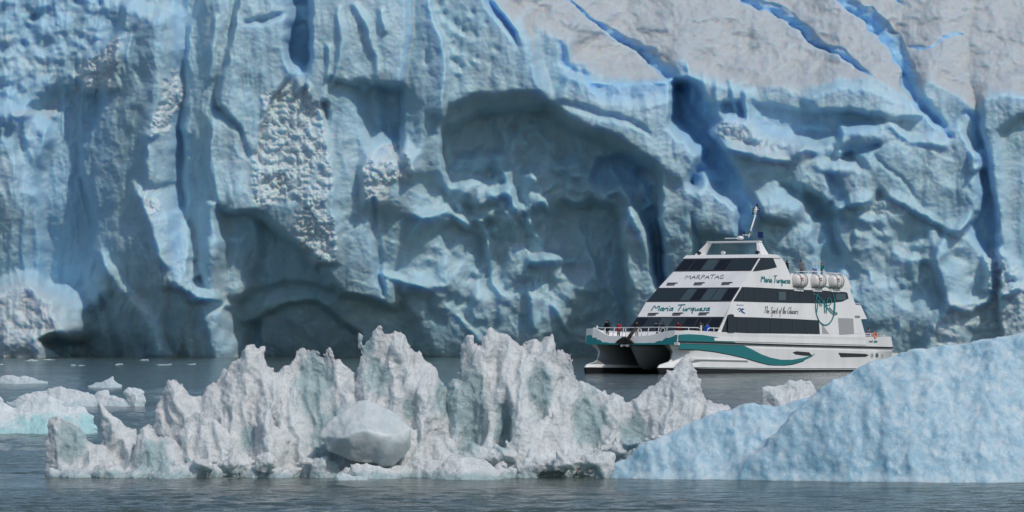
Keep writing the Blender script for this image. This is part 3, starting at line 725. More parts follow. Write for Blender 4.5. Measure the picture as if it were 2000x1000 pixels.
    def build(s, name, material, clear=(), grain=((14, 2.2), (6, 0.9)), bumps=True, snow_or_toplight=None, parent=None):
        V, Q = surface_nets(s.S, (s.us[0], s.ys[0], s.zs[0]), s.h)
        N = vert_normals(V, Q)
        disp = 0
        for j, (c, a) in enumerate(grain):
            n = perlin(V[:, 0]/c, V[:, 1]/c, V[:, 2]/c, s.seed*31+j)
            disp = disp + a*(np.abs(n)*2-0.5 if bumps else n)
        V = V + N*np.asarray(disp)[:, None]
        cl = np.zeros(len(V), np.float32)
        for (u, v, ru, rv) in clear:
            q = np.sqrt(((V[:, 0]-u)/ru)**2+((s.v0-V[:, 2]-v)/rv)**2)
            q = q + 0.35*perlin(V[:, 0]/22, V[:, 1]/22, V[:, 2]/30, s.seed*13)
            cl = np.maximum(cl, np.clip(1.3-0.85*q, 0, 1))
        lo = np.clip(1-(V[:, 2]-2+6*perlin(V[:, 0]/18, V[:, 1]/18, V[:, 2]/18, 77))/18, 0, 1)       # wet, washed foot
        cl = np.maximum(cl, lo*0.9)
        sn = np.clip(0.5+0.5*N[:, 2], 0, 1)  # how far each face looks up; carries the berg's painted top light
        k = s.k
        # true size, standing at its own distance; rays fan out from the eye as in the tracing
        Yw = s.Y0+V[:, 1]*k
        W = np.stack([(V[:, 0]-1000)*Yw/F, Yw, V[:, 2]*k], 1)
        c = np.array([W[:, 0].mean(), W[:, 1].min(), 0.0])
        o = mesh_np(name, W-c, Q, material, attrs={'clear': cl, 'snow_or_toplight': sn}, parent=parent)
        o.location = c
        return o

# -- the jagged floe across the foreground
fl = Ice(928, (70, 1490), 620, (-230, 190), h=2.1, seed=3)
# back row of peaks
fl.fin([(300, 935), (292, 800), (310, 775), (320, 742), (334, 733), (362, 742), (376, 757), (392, 766), (398, 750), (430, 722), (452, 716), (470, 740), (480, 800), (470, 935)], 30, 2, 0.44, 0.26, rib=20)
fl.fin([(400, 935), (410, 780), (452, 712), (456, 702), (482, 674), (511, 660), (527, 671), (547, 714), (560, 740), (575, 800), (560, 935)], 20, 2, 0.48, 0.30, rib=20)
fl.fin([(520, 935), (540, 760), (550, 714), (563, 710), (572, 690), (575, 680), (572, 676), (592, 670), (606, 677), (622, 679), (646, 674), (657, 696), (670, 701), (690, 716), (720, 800), (720, 935)], 25, 2, 0.48, 0.30, rib=20)
fl.fin([(650, 935), (690, 760), (692, 702), (688, 655), (692, 643), (706, 635), (712, 640), (741, 637), (753, 645), (770, 638), (782, 642), (802, 652), (832, 692), (857, 717), (874, 748), (880, 790), (915, 935)], 0, 2, 0.48, 0.30, rib=20)
fl.fin([(850, 935), (868, 800), (872, 745), (890, 736), (893, 690), (902, 665), (912, 649), (926, 655), (932, 668), (940, 654), (951, 639), (966, 636), (1002, 650), (1030, 663), (1052, 658), (1062, 652), (1081, 647), (1096, 660), (1112, 681), (1126, 706), (1137, 731), (1152, 738), (1165, 790), (1175, 935)], 0, 2, 0.44, 0.34, rib=20)
fl.fin([(1140, 935), (1150, 780), (1168, 757), (1175, 744), (1183, 750), (1192, 756), (1216, 761), (1230, 780), (1246, 768), (1272, 756), (1302, 720), (1314, 702), (1322, 690), (1342, 684), (1359, 690), (1371, 722), (1376, 768), (1402, 781), (1442, 796), (1462, 800), (1470, 935)], 20, 2, 0.40, 0.22, rib=20)
fl.fin([(290, 935), (300, 830), (330, 800), (400, 780), (470, 738), (545, 722), (570, 718), (640, 730), (690, 722), (760, 750), (868, 750), (900, 738), (1000, 720), (1135, 742), (1180, 766), (1236, 784), (1300, 790), (1400, 800), (1462, 806), (1475, 935)], 30, 12, 0.35, 0.25, rib=18)
# left end
fl.fin([(90, 935), (86, 850), (88, 815), (98, 810), (134, 814), (160, 830), (180, 852), (200, 860), (230, 880), (240, 935)], -30, 2, 0.40, 0.22, rib=20)
fl.fin([(180, 935), (190, 850), (184, 790), (185, 774), (194, 776), (216, 797), (242, 818), (268, 842), (290, 880), (290, 935)], -10, 9, 0.55, 0.30, rib=20)
fl.fin([(240, 935), (250, 880), (268, 832), (285, 815), (302, 815), (318, 832), (340, 850), (380, 870), (400, 935)], -60, 2, 0.44, 0.19, rib=20)
# middle row, lower
fl.fin([(330, 935), (345, 850), (360, 800), (385, 790), (420, 800), (450, 830), (470, 870), (480, 935)], -50, 2, 0.48, 0.22, rib=20)
fl.fin([(470, 935), (480, 830), (500, 800), (520, 790), (545, 810), (570, 850), (590, 935)], -60, 2, 0.48, 0.22, rib=20)
fl.fin([(800, 935), (815, 850), (840, 828), (870, 820), (900, 850), (950, 870), (960, 935)], -70, 2, 0.48, 0.22, rib=20)
fl.fin([(980, 935), (1010, 880), (1030, 815), (1050, 797), (1080, 800), (1105, 820), (1120, 850), (1150, 870), (1160, 935)], -60, 2, 0.48, 0.26, rib=20)
# low rubble along the foot
rr = random.Random(8)
for (u0, v0_, u1, v1_, n, r0, r1, y0, y1) in ((330, 900, 530, 880, 9, 16, 30, -130, -80), (520, 905, 640, 880, 6, 14, 26, -120, -70), (640, 912, 830, 905, 8, 12, 22, -120, -60), (820, 900, 1000, 860, 12, 16, 30, -120, -60), (950, 905, 1180, 870, 16, 16, 30, -130, -60), (1100, 880, 1300, 835, 14, 14, 26, -90, -20), (100, 905, 330, 900, 8, 14, 26, -120, -70), (1280, 880, 1420, 820, 8, 14, 24, -40, 30)):
    for i in range(n):
        t = (i+rr.random()*0.8)/n
        r_ = rr.uniform(r0, r1)*1.25
        fl.chunk(rr, u0+(u1-u0)*t, rr.uniform(y0, y1)-40, v0_+(v1_-v0_)*t+r_*0.55+rr.uniform(-4, 8), r_)
# hollows melted into the faces
for c in ((612, -45, 178, 26, 40, 75), (735, -60, 195, 20, 34, 36), (918, -60, 120, 24, 40, 90), (985, -75, 95, 12, 30, 46), (1052, -45, 170, 18, 34, 50), (1150, -30, 110, 22, 36, 60), (800, -70, 130, 12, 26, 30), (715, -30, 260, 16, 26, 26), (230, -60, 40, 18, 34, 24), (480, -70, 80, 14, 26, 30), (140, -70, 70, 26, 30, 46), (300, -110, 50, 24, 30, 34), (1240, -20, 90, 20, 30, 44), (420, -30, 140, 20, 30, 30), (690, -90, 30, 30, 40, 16)):
    fl.lump(c[0], c[1], c[2], c[3]*1.1, c[4]*.7, c[5]*1.1, blend=18, carve=True)
fl.S -= 2.5
fl.scallop(64, 9, (0.7, 0.8, 2.0), 201)
fl.scallop(30, 6, (0.8, 0.8, 1.7), 202)
fl.scallop(14, 2.6, (0.9, 0.9, 1.3), 203)
floe = fl.build('ice_floe', M_FLOE, clear=((612, 750, 32, 70), (735, 735, 26, 34), (918, 805, 34, 95), (985, 830, 20, 46), (1052, 760, 24, 50), (1150, 820, 30, 55), (800, 800, 14, 26), (140, 860, 30, 40), (300, 890, 36, 36), (1240, 850, 26, 36), (715, 668, 18, 24), (870, 770, 24, 50), (640, 850, 40, 60), (485, 850, 16, 30)), grain=((15, -1.4), (6, -0.8)))
tag(floe, 'jagged white floe with sharp melted peaks floating across the foreground', 'ice floe')

# -- smooth boulder of ice in front of it
bo = Ice(928, (590, 840), 760, (-260, -60), h=2.4, seed=5)
bo.fin([(620, 848), (640, 826), (662, 806), (700, 784), (716, 779), (738, 786), (770, 806), (803, 836), (799, 850), (807, 870), (796, 886), (766, 906), (722, 899), (682, 893), (645, 880)], -150, 16, 1.0, 0, lean=0.35, blend=3, wob=6)
for (n, d0) in (((0.55, -0.6, 0.58), 68), ((-0.6, -0.45, 0.66), 62), ((0.1, -0.98, -0.2), 48), ((0.7, -0.5, -0.5), 70), ((0, -0.75, 0.66), 58), ((-0.45, -0.75, -0.48), 62), ((0, .9, .4), 50)):
    n = np.array(n)/np.linalg.norm(n)
    pl = n[0]*(bo.us[:, None, None]-712)+n[1]*(bo.ys[None, :, None]+135)+n[2]*(bo.zs[None, None, :]-84)-d0
    h = np.clip(0.5-0.5*(bo.S-pl)/9, 0, 1)
    bo.S = (bo.S*(1-h)+pl*h+9*h*(1-h)).astype(np.float32)
boulder = bo.build('ice_boulder', M_BOULDER, grain=((60, 3.0), (25, 0.8)), bumps=False)
tag(boulder, 'smooth rounded white boulder of ice lying against the jagged floe', 'ice boulder')

# -- rounded blue berg filling the right foreground
be = Ice(945, (1130, 2520), 610, (-60, 700), h=4.0, seed=7)
be.fin([(1425, 965), (1450, 912), (1500, 858), (1560, 797), (1622, 744), (1690, 706), (1742, 688), (1792, 679), (1832, 672), (1892, 668), (1952, 655), (2005, 647), (2150, 640), (2300, 680), (2420, 800), (2470, 965)], 240, 18, 0.55, 0.0, blend=22, wob=8)
be.fin([(1165, 965), (1192, 915), (1242, 884), (1292, 854), (1372, 818), (1452, 797), (1532, 790), (1602, 774), (1680, 800), (1760, 860), (1800, 965)], 330, 14, 0.6, 0.0, blend=30, wob=8)
be.scallop(95, 6.0, (0.7, 1, 1.7), 304)
be.scallop(44, 2.8, (0.7, 1, 1.5), 301)
be.scallop(20, 2.4, (0.8, 1, 1.3), 302)
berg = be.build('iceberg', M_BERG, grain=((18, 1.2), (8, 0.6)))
tag(berg, 'big rounded light blue iceberg filling the right foreground', 'iceberg')

# -- smaller pieces
def piece(name, label, v0, pts, y=0, t0=5, k=0.8, foot=0.3, material=M_PALE, h=1.6, seed=11, sc=((26, 3.0),), extra=(), clear=(), group=None, grain=((10, 0.8),)):
    a = np.array(pts)
    dep = (a[:, 0].max()-a[:, 0].min())*0.5+25
    x = Ice(v0, (a[:, 0].min()-20, a[:, 0].max()+20), a[:, 1].min()-8, (-dep, dep), h=h, seed=seed)
    x.fin(pts, y, t0, k, foot, blend=3, wob=5)
    for e in extra: x.fin(e[0], e[1], t0, k, foot, blend=4, wob=5)
    for c, am in sc: x.scallop(c, am, (1.2, 1, 1), seed*3)
    o = x.build(name, material, clear, grain=grain)
    return tag(o, label, 'ice floe', group)
piece('ice_floe', 'small jagged white ice chunk behind the blue iceberg', 812, [(1470, 820), (1484, 796), (1489, 752), (1500, 750), (1528, 749), (1541, 738), (1552, 745), (1563, 742), (1582, 744), (1598, 765), (1612, 800), (1620, 820)], k=0.6, material=M_FLOE, h=1.3, seed=12, sc=((30, 4.5), (14, 2.2)))
piece('ice_floe', 'turquoise footed white ice floe at the left edge of the water', 846, [(-80, 856), (-75, 790), (-30, 778), (2, 772), (8, 784), (30, 790), (60, 776), (100, 772), (126, 782), (128, 790), (165, 793), (176, 806), (188, 812), (192, 856)], k=0.6, material=M_TURQ, h=1.6, seed=13, extra=(([(-60, 856), (-60, 806), (0, 800), (60, 805), (150, 815), (190, 830), (196, 856)], -30),), clear=((90, 832, 70, 22), (180, 830, 40, 22), (20, 846, 90, 10)), sc=((34, 4.0), (15, 1.5)))
piece('ice_floe', 'long low pale floe with a knob of ice behind the turquoise floe', 794, [(8, 800), (12, 783), (50, 770), (100, 760), (118, 755), (138, 757), (165, 768), (184, 770), (188, 762), (210, 760), (215, 772), (235, 778), (262, 782), (288, 792), (290, 800)], k=0.5, h=1.3, seed=14, extra=(([(244, 800), (246, 782), (241, 766), (252, 756), (264, 757), (280, 763), (284, 778), (280, 800)], -8),))
piece('ice_floe', 'flat white slab of ice on the water at far left', 749, [(-40, 753), (-30, 744), (0, 738), (28, 735), (32, 737), (52, 733), (62, 734), (80, 741), (93, 746), (97, 753)], k=0.5, h=1.2, seed=15, sc=((20, 1.2),))
piece('ice_floe', 'small white ice floe with one pointed peak', 757, [(160, 760), (172, 752), (198, 747), (205, 742), (221, 735), (228, 743), (240, 753), (244, 760)], k=0.6, h=1.1, seed=16, sc=((18, 1.5),))
piece('ice_floe', 'low grey wedge of ice at the foot of the jagged floe', 930, [(818, 936), (850, 912), (885, 890), (920, 884), (955, 898), (985, 915), (998, 936)], y=-10, k=0.7, material=M_FLOE, h=1.6, seed=17, sc=((22, 2.5),)).location.y -= 2.6
piece('ice_floe', 'little flat ice chip floating below the smooth boulder', 931, [(654, 936), (662, 922), (676, 916), (700, 919), (724, 923), (730, 936)], y=-10, k=0.6, material=M_PALE, h=1.3, seed=18, sc=((16, 1.2),)).location.y -= 2.9
piece('ice_floe', 'speckled ice fragment wedged under the smooth boulder', 929, [(672, 932), (690, 905), (720, 898), (745, 902), (770, 908), (788, 921), (792, 932)], y=-10, k=0.7, material=M_FLOE, h=1.3, seed=19, sc=((14, 2.0),)).location.y -= 2.3
for i, (u, v, r_) in enumerate(((4, 712, 7), (152, 714, 10), (232, 713, 6), (312, 713, 14), (20, 727, 9), (375, 712, 5), (275, 794, 12), (1540, 768, 5), (60, 705, 9), (95, 703, 8), (280, 704, 6))):
    piece('ice_chip', 'tiny flat white chip of ice drifting on the far water', v, [(u-r_*1.5, v+4), (u-r_*1.3, v-.3), (u-r_*.6, v-.8), (u, v-1.2), (u+r_*.8, v-.7), (u+r_*1.4, v-.3), (u+r_*1.6, v+4)], k=0.5, t0=2, h=1.0, seed=30+i, sc=(), grain=((8, 0.2),), group='chips of ice drifting on the far water')

# ------------------------------------------------------------------ the tour catamaran
M_WHITE = mat('white_boat_paint', (0.74, 0.74, 0.73), 0.35)
k = NT(M_WHITE); p = k.pos()
k.l(k.ramp(k.noise(k.pos((0.5, 0.5, 0.12)), 1.0, 6, 0.65), [(0.35, (0.74, 0.735, 0.72)), (0.6, (0.82, 0.815, 0.80))]), k.b.inputs['Base Color'])
M_TEAL = mat('teal_boat_paint', (0.012, 0.185, 0.20), 0.35)
M_BLACK = mat('black_rubber', (0.012, 0.012, 0.014), 0.55)
M_GLASS = mat('dark_tinted_glass', (0.010, 0.012, 0.015), 0.06, spec=0.5)
M_PANE = mat('grey_window_glass', (0.022, 0.034, 0.040), 0.08, spec=0.6)
M_PANE2 = mat('blue_grey_window_glass', (0.055, 0.085, 0.095), 0.12, spec=0.6)
M_FRAME = mat('dark_window_frame', (0.030, 0.030, 0.033), 0.5)
M_RAIL = mat('white_rail_paint', (0.76, 0.76, 0.75), 0.4)
M_HULLIN = mat('shaded_underside_paint', (0.20, 0.21, 0.21), 0.5)  # grey-white hull paint, darkened: the tunnel's shade is put into the colour
M_DECK = mat('grey_deck_paint', (0.35, 0.36, 0.37), 0.7)
M_INK = mat('black_lettering', (0.03, 0.03, 0.035), 0.6)
M_NAVY = mat('blue_emblem_paint', (0.02, 0.09, 0.28), 0.5)
M_RAFT = mat('white_raft_shell', (0.70, 0.69, 0.66), 0.4)
M_STRAP = mat('grey_strap_webbing', (0.25, 0.25, 0.25), 0.8)
M_RED = mat('red_marking', (0.45, 0.03, 0.03), 0.6)
M_ANCH = mat('dark_weathered_anchor_iron', (0.035, 0.032, 0.026), 0.7)
M_ORANGE = mat('orange_lifebuoy', (0.75, 0.16, 0.05), 0.6)
M_LAMP = mat('dark_lamp_housing', (0.03, 0.03, 0.03), 0.4)

BA = R(54.0); BP = R(1.0); BW = 5.8       # heading, bow-up trim, half beam
_fwd = np.array([-math.cos(BA)*math.cos(BP), -math.sin(BA)*math.cos(BP), math.sin(BP)])
_port = np.array([math.sin(BA), -math.cos(BA), 0.0]); _up = np.cross(_fwd, _port)
def ray(u, v): return np.array([(u-1000)/F, 1.0, -(v-HZ)/F])
EYE = np.array([0, 0, CAM_H])
_c1 = EYE+ray(1325, 668)*440.0            # port bow corner at the rubbing strake
BO = _c1-_port*BW-_up*_c1[2]
boat = empty('tour_boat'); boat.matrix_world = Matrix(((_fwd[0], _port[0], _up[0], BO[0]), (_fwd[1], _port[1], _up[1], BO[1]), (_fwd[2], _port[2], _up[2], BO[2]), (0, 0, 0, 1)))
tag(boat, 'white and teal three deck tour catamaran sailing past the glacier', 'tour boat')
def hit(u, v, pt, n):
    """where a drawing point falls on a plane of the boat (boat coordinates: x ahead, y port, z up)"""
    nw = _fwd*n[0]+_port*n[1]+_up*n[2]; pw = BO+_fwd*pt[0]+_port*pt[1]+_up*pt[2]
    r = ray(u, v); t = np.dot(pw-EYE, nw)/np.dot(r, nw); P = EYE+r*t-BO
    return Vector((P@_fwd, P@_port, P@_up))
TUM = 0.13
hw = lambda z: BW-TUM*(z-4.0)
SIDE_N = Vector((0, 1, TUM)).normalized()
def side(u, v, off=0.0): return hit(u, v, (0, BW, 4.0), (0, 1, TUM)) + SIDE_N*off
def hull(u, v, off=0.0): return hit(u, v, (0, BW, 0), (0, 1, 0)) + Vector((0, off, 0))
def centre(u, v, y=0.0): return hit(u, v, (0, y, 0), (0, 1, 0))
TIER = [(-6.6, 3.75), (-9.19, 6.05), (-10.43, 7.57), (-12.48, 9.16), (-14.85, 10.88), (-16.71, 12.38)]
def front(i):
    (xa, za), (xb, zb) = TIER[i], TIER[i+1]
    n = Vector((zb-za, 0, xa-xb)).normalized()
    def f(u, v, off=0.0): return hit(u, v, (xa, 0, za), n) + n*off
    f.n = n; return f
def bowface(u, v, off=0.0): return hit(u, v, (0, 0, 0), (1, 0, 0)) + Vector((off, 0, 0))

def decal(name, pts, fn, m, parent, off=0.03, thick=0.05):
    """a thin panel let onto a face of the boat, traced outline"""
    bm = bmesh.new()
    a = [bm.verts.new(fn(u, v, off)) for u, v in pts]; b = [bm.verts.new(fn(u, v, off-thick)) for u, v in pts]
    n = len(pts)
    bm.faces.new(a); bm.faces.new(b[::-1])
    for i in range(n): bm.faces.new((a[i], a[(i+1) % n], b[(i+1) % n], b[i]))
    bmesh.ops.triangulate(bm, faces=[f for f in bm.faces if len(f.verts) > 4])
    return obj(name, bm, m, parent)
def tube_bm(bm, pts, r, seg=7, closed=False):
    pts = [Vector(p) for p in pts]; n = len(pts); rings = []
    for i, p in enumerate(pts):
        d = (pts[min(i+1, n-1)]-pts[max(i-1, 0)]).normalized()
        a = d.orthogonal().normalized() if abs(d.z) > 0.9 else d.cross(Vector((0, 0, 1))).normalized()
        b = d.cross(a)
        rr_ = r[i] if isinstance(r, (list, tuple)) else r
        rings.append([bm.verts.new(p+(a*math.cos(2*math.pi*j/seg)+b*math.sin(2*math.pi*j/seg))*rr_) for j in range(seg)])
    for i in range(n-1):
        for j in range(seg): bm.faces.new((rings[i][j], rings[i][(j+1) % seg], rings[i+1][(j+1) % seg], rings[i+1][j]))
    bm.faces.new(rings[0][::-1]); bm.faces.new(rings[-1])
def box_bm(bm, c, s, M=None):
    v = []
    for x in (-1, 1):
        for y in (-1, 1):
            for z in (-1, 1):
                p = Vector((x*s[0]/2, y*s[1]/2, z*s[2]/2)); p = (M @ p if M else p)+Vector(c); v.append(bm.verts.new(p))
    for q in ((0, 1, 3, 2), (4, 6, 7, 5), (0, 4, 5, 1), (2, 3, 7, 6), (0, 2, 6, 4), (1, 5, 7, 3)): bm.faces.new([v[i] for i in q])
def tube(name, lines, r, m, parent, seg=7):
    bm = bmesh.new()
    for l in lines: tube_bm(bm, l, r, seg)
    return obj(name, bm, m, parent, smooth=True)
def loft(name, rows, m, parent, smooth=True, cap=True):
    bm = bmesh.new(); rv = [[bm.verts.new(p) for p in r] for r in rows]
    n = len(rows[0])
    for a, b in zip(rv, rv[1:]):
        for j in range(n): bm.faces.new((a[j], a[(j+1) % n], b[(j+1) % n], b[j]))
    if cap: bm.faces.new(rv[0][::-1]); bm.faces.new(rv[-1])
    bmesh.ops.remove_doubles(bm, verts=bm.verts[:], dist=0.001)
    return obj(name, bm, m, parent, smooth)

# hull: upper hull band (strake to bulwark top), deck, two demihulls and a centre bow
stern_x = hull(1744, 679).x
def zrail(x): return 3.12+0.0*x
side_top = [hull(u, v) for u, v in ((1328, 646), (1345, 645), (1400, 648), (1460, 651), (1540, 655), (1620, 657), (1733, 657.5))]
front_top = [bowface(u, v) for u, v in ((1146, 642), (1158, 641), (1168, 644), (1178, 651), (1190, 656), (1215, 656.5), (1250, 656.5), (1268, 655.5), (1284, 651), (1300, 646.5), (1318, 645))]
bm = bmesh.new()
per = []
for q in front_top: per.append((0.0, max(-BW+0.05, min(BW-0.05, q.y)), q.z))
per[0] = (-0.25, -BW, per[0][2])
for q in side_top: per.append((q.x, BW, q.z))
zs_ = per[-1][2]
outer = per + [(stern_x+0.4, BW, zs_), (stern_x+0.4, -BW, zs_)] + [(q.x, -BW, q.z) for q in side_top[::-1]]
bot = [bm.verts.new((x+(0.1 if abs(x) < .5 else (-0.5 if x < stern_x+1 else 0)), y, 3.02)) for x, y, z in outer]
topo = [bm.verts.new(p) for p in outer]
cx, cy = -15, 0
topi = [bm.verts.new((x-0.18 if abs(x) < .6 else (x+0.18 if x < stern_x+1 else x), y*0.97, z)) for x, y, z in outer]
deck = [bm.verts.new((v.co.x, v.co.y, 3.55)) for v in topi]
n = len(outer)
for i in range(n):
    j = (i+1) % n
    for a, b in ((bot, topo), (topo, topi), (topi, deck)): bm.faces.new((a[i], a[j], b[j], b[i]))
bm.faces.new(deck); bm.faces.new(bot[::-1])
hullo = obj('hull', bm, M_WHITE, boat)
def demihull(sgn):
    rows = []
    for s_ in np.linspace(0, 1, 26):
        r_ = []
        for z in (-0.8, 0.15, 0.6, 0.64, 0.95, 1.25, 1.6, 2.3, 2.8, 3.02):
            xf = np.interp(z, [-0.8, 0.2, 0.85, 1.3, 2.2, 3.0], [1.2, 1.75, 1.9, -0.4, -1.0, -0.25])
            L_ = xf-stern_x-0.2
            x = xf-L_*(1-s_)**1.0 if False else stern_x+0.2+L_*(1-(1-s_)**2.2)
            tl = np.interp(z, [0, 3.0], [6.5, 0.6])
            wd = 1.3*min(1, ((xf-x)/tl))**0.55 if xf > x else 0.0
            yo = 4.5+0.06*max(0, 1.0-z)
            r_.append((x, yo, wd, z))
        ring = [(x, (yo+wd*(1 if z > 1.0 else 1.03)), z) for x, yo, wd, z in r_]+[(x, yo-wd, z) for x, yo, wd, z in r_[::-1]]
        rows.append([(x, y*sgn, z) for x, y, z in ring])
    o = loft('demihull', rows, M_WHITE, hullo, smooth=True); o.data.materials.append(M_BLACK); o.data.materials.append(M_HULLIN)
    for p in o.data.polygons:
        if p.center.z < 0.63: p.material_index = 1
        elif p.center.y*sgn < 4.45 and p.center.z > 0.9: p.material_index = 2  # inboard faces get the darkened paint, tunnel shade painted in
    return o
demihull(1); demihull(-1)
rows = []
for d in (0, 0.35, 0.8, 1.5, 2.5, 4, 6, 9, 14, 24):
    ring = []
    lev = ((0.42, 0.0), (0.55, 0.16), (0.95, 0.36), (1.6, 0.6), (2.3, 0.82), (3.0, 1.0))
    for z, fz in lev:
        xf = np.interp(z, [0.42, 0.8, 1.6, 2.4, 3.0], [-2.3, -1.5, -0.8, -0.35, -0.1])
        ring.append((xf-d, 3.15*fz*(1-math.exp(-d/2.6)), z))
    rows.append(ring+[(x, -y, z) for x, y, z in ring[::-1]])
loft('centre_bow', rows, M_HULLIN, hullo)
# painted bands and strakes
teal_front = [(1146, 667), (1144, 662), (1146, 655), (1152, 654.5), (1162, 655.5), (1170, 660), (1178, 665), (1192, 667), (1215, 667.5), (1250, 667), (1270, 666), (1288, 661), (1302, 656.5), (1320, 654), (1323.5, 653.5), (1323.5, 667.5)]
bm = bmesh.new()
bz = 3.05
a = []; b = []
for u, v in teal_front[2:-1]:
    q = bowface(u, v, 0.03); q.y = max(-BW, min(BW, q.y)); a.append(bm.verts.new((0.03, q.y, max(q.z, bz+0.25)))); b.append(bm.verts.new((0.14, q.y, bz-0.05)))
for i in range(len(a)-1): bm.faces.new((a[i], a[i+1], b[i+1], b[i]))
obj('bow_band', bm, M_TEAL, hullo)
swoosh_t = [(1326, 653.5), (1345, 652.5), (1372, 654), (1400, 658.5), (1425, 665), (1445, 672), (1466, 681), (1487, 692), (1505, 698.5), (1525, 702.5), (1548, 702.5), (1568, 699), (1582, 695), (1592, 690.5)]
swoosh_b = [(1585, 697), (1570, 704), (1548, 711), (1525, 714), (1500, 712), (1478, 706), (1455, 699), (1425, 692), (1395, 686.5), (1365, 683), (1326, 681.5)]
decal('swoosh_stripe', swoosh_t+swoosh_b, hull, M_TEAL, hullo, 0.025)
decal('stripe_edge_line', [(u, v) for u, v in swoosh_b[1:]]+[(u, v+1.5) for u, v in swoosh_b[1:][::-1]], hull, M_BLACK, hullo, 0.028)  # dark line along the lower edge of the swoosh
st = [(1325, 667.5), (1400, 669.5), (1460, 671.5), (1560, 674.5), (1660, 677), (1743, 679)]
decal('rubbing_strake', [(u, v-1.4) for u, v in st]+[(u, v+1.4) for u, v in st[::-1]], hull, M_BLACK, hullo, 0.14, 0.2)
decal('strake_lip', [(u, v+1.8) for u, v in st[:3]]+[(u, v+2.8) for u, v in st[:3][::-1]], hull, M_WHITE, hullo, 0.08, 0.1)
bl = [(1316, 719), (1400, 720.5), (1560, 722), (1640, 722), (1740, 722)]
decal('boot_stripe', [(u, v) for u, v in bl]+[(u, v+14) for u, v in bl[::-1]], hull, M_BLACK, hullo, 0.09, 0.1)
decal('green_line', [(u, v-2.6) for u, v in bl]+[(u, v-1.4) for u, v in bl[::-1]], hull, mat('dark_green_paint', (0.01, 0.07, 0.06), 0.5), hullo, 0.085, 0.1)
decal('chine_strake', [(1352, 700), (1460, 703), (1460, 704.5), (1352, 702)], hull, M_WHITE, hullo, 0.16, 0.2)
decal('hull_window', [(1548, 688), (1556, 686), (1580, 688), (1586, 695), (1570, 694.5), (1553, 692)], hull, M_FRAME, hullo, 0.03)
decal('hull_window', [(1637, 689), (1690, 691), (1697, 693.5), (1690, 697), (1642, 697.5)], hull, M_FRAME, hullo, 0.03)
for i, uc in enumerate((1703, 1712.5, 1723)):
    pts = [(uc+3.1*math.cos(a_), 694+5.2*math.sin(a_)) for a_ in np.linspace(0, 2*math.pi, 16, endpoint=False)]
    em = decal('round_emblem', pts, hull, mat('pale_emblem_grey', (0.45, 0.46, 0.46), 0.6) if i != 1 else M_STRAP, hullo, 0.025)
    decal('emblem_centre', [(uc+1.9*math.cos(a_)*(.6 if i == 0 else 1), 694+3.4*math.sin(a_)) for a_ in np.linspace(0, 2*math.pi, 12, endpoint=False)], hull, M_WHITE if i != 1 else M_TEAL, em, 0.035, 0.02)
    decal('emblem_mark', [(uc-.6, 691.5), (uc+.8, 692.5), (uc+.4, 696.5), (uc-.9, 696)], hull, M_INK, em, 0.045, 0.02)
# stern platform seen behind the berg
bm = bmesh.new(); box_bm(bm, (stern_x-0.6, 0, 2.2), (1.6, 2*BW-.4, 1.0)); obj('stern_platform', bm, M_WHITE, hullo)
# bow fittings
bm = bmesh.new()
for y in (-0.35, 0.35): box_bm(bm, (0.28, y-.6, 2.95), (0.3, 0.16, 0.34))
box_bm(bm, (0.30, -.6, 2.93), (0.16, 0.6, 0.14)); obj('anchor_roller', bm, M_RAIL, hullo)
bm = bmesh.new(); box_bm(bm, (0.05, BW-0.15, 3.1), (0.3, 0.5, 0.28)); obj('bow_fitting', bm, M_RAIL, hullo)

# superstructure: one closed body, side outline traced, sides leaning in
prof = [(x, z) for x, z in TIER]
prof += [(-17.15, 12.62)]
for u, v in ((1500, 496.5), (1516, 497.5), (1526, 503), (1534, 515), (1547, 545), (1560, 554), (1656, 557.5), (1664, 562.5), (1660, 566), (1671, 595), (1681.5, 596.5), (1693.5, 623), (1681.5, 623.5), (1690, 654)):
    q = side(u, v); prof.append((q.x, q.z))
prof += [(prof[-1][0], 3.5), (-6.6, 3.5)]
bm = bmesh.new()
A = [bm.verts.new((x, hw(z), z)) for x, z in prof]; B = [bm.verts.new((x, -hw(z), z)) for x, z in prof]
n = len(prof)
for i in range(n): bm.faces.new((A[i], A[(i+1) % n], B[(i+1) % n], B[i]))
bm.faces.new(A[::-1]); bm.faces.new(B)
bmesh.ops.triangulate(bm, faces=[f for f in bm.faces if len(f.verts) > 4])
sup = obj('superstructure', bm, M_WHITE, boat)
bm = bmesh.new()
rp = [(-16.55, 12.36), (-17.1, 12.72)]
q1 = side(1524, 499); rp += [(q1.x+.6, 12.75), (q1.x, 12.45)]
A = [bm.verts.new((x, hw(z)+0.10, z)) for x, z in rp]; B = [bm.verts.new((x, -hw(z)-0.10, z)) for x, z in rp]
for i in range(4): bm.faces.new((A[i], A[(i+1) % 4], B[(i+1) % 4], B[i]))
bm.faces.new(A[::-1]); bm.faces.new(B); roof = obj('roof', bm, M_WHITE, sup)
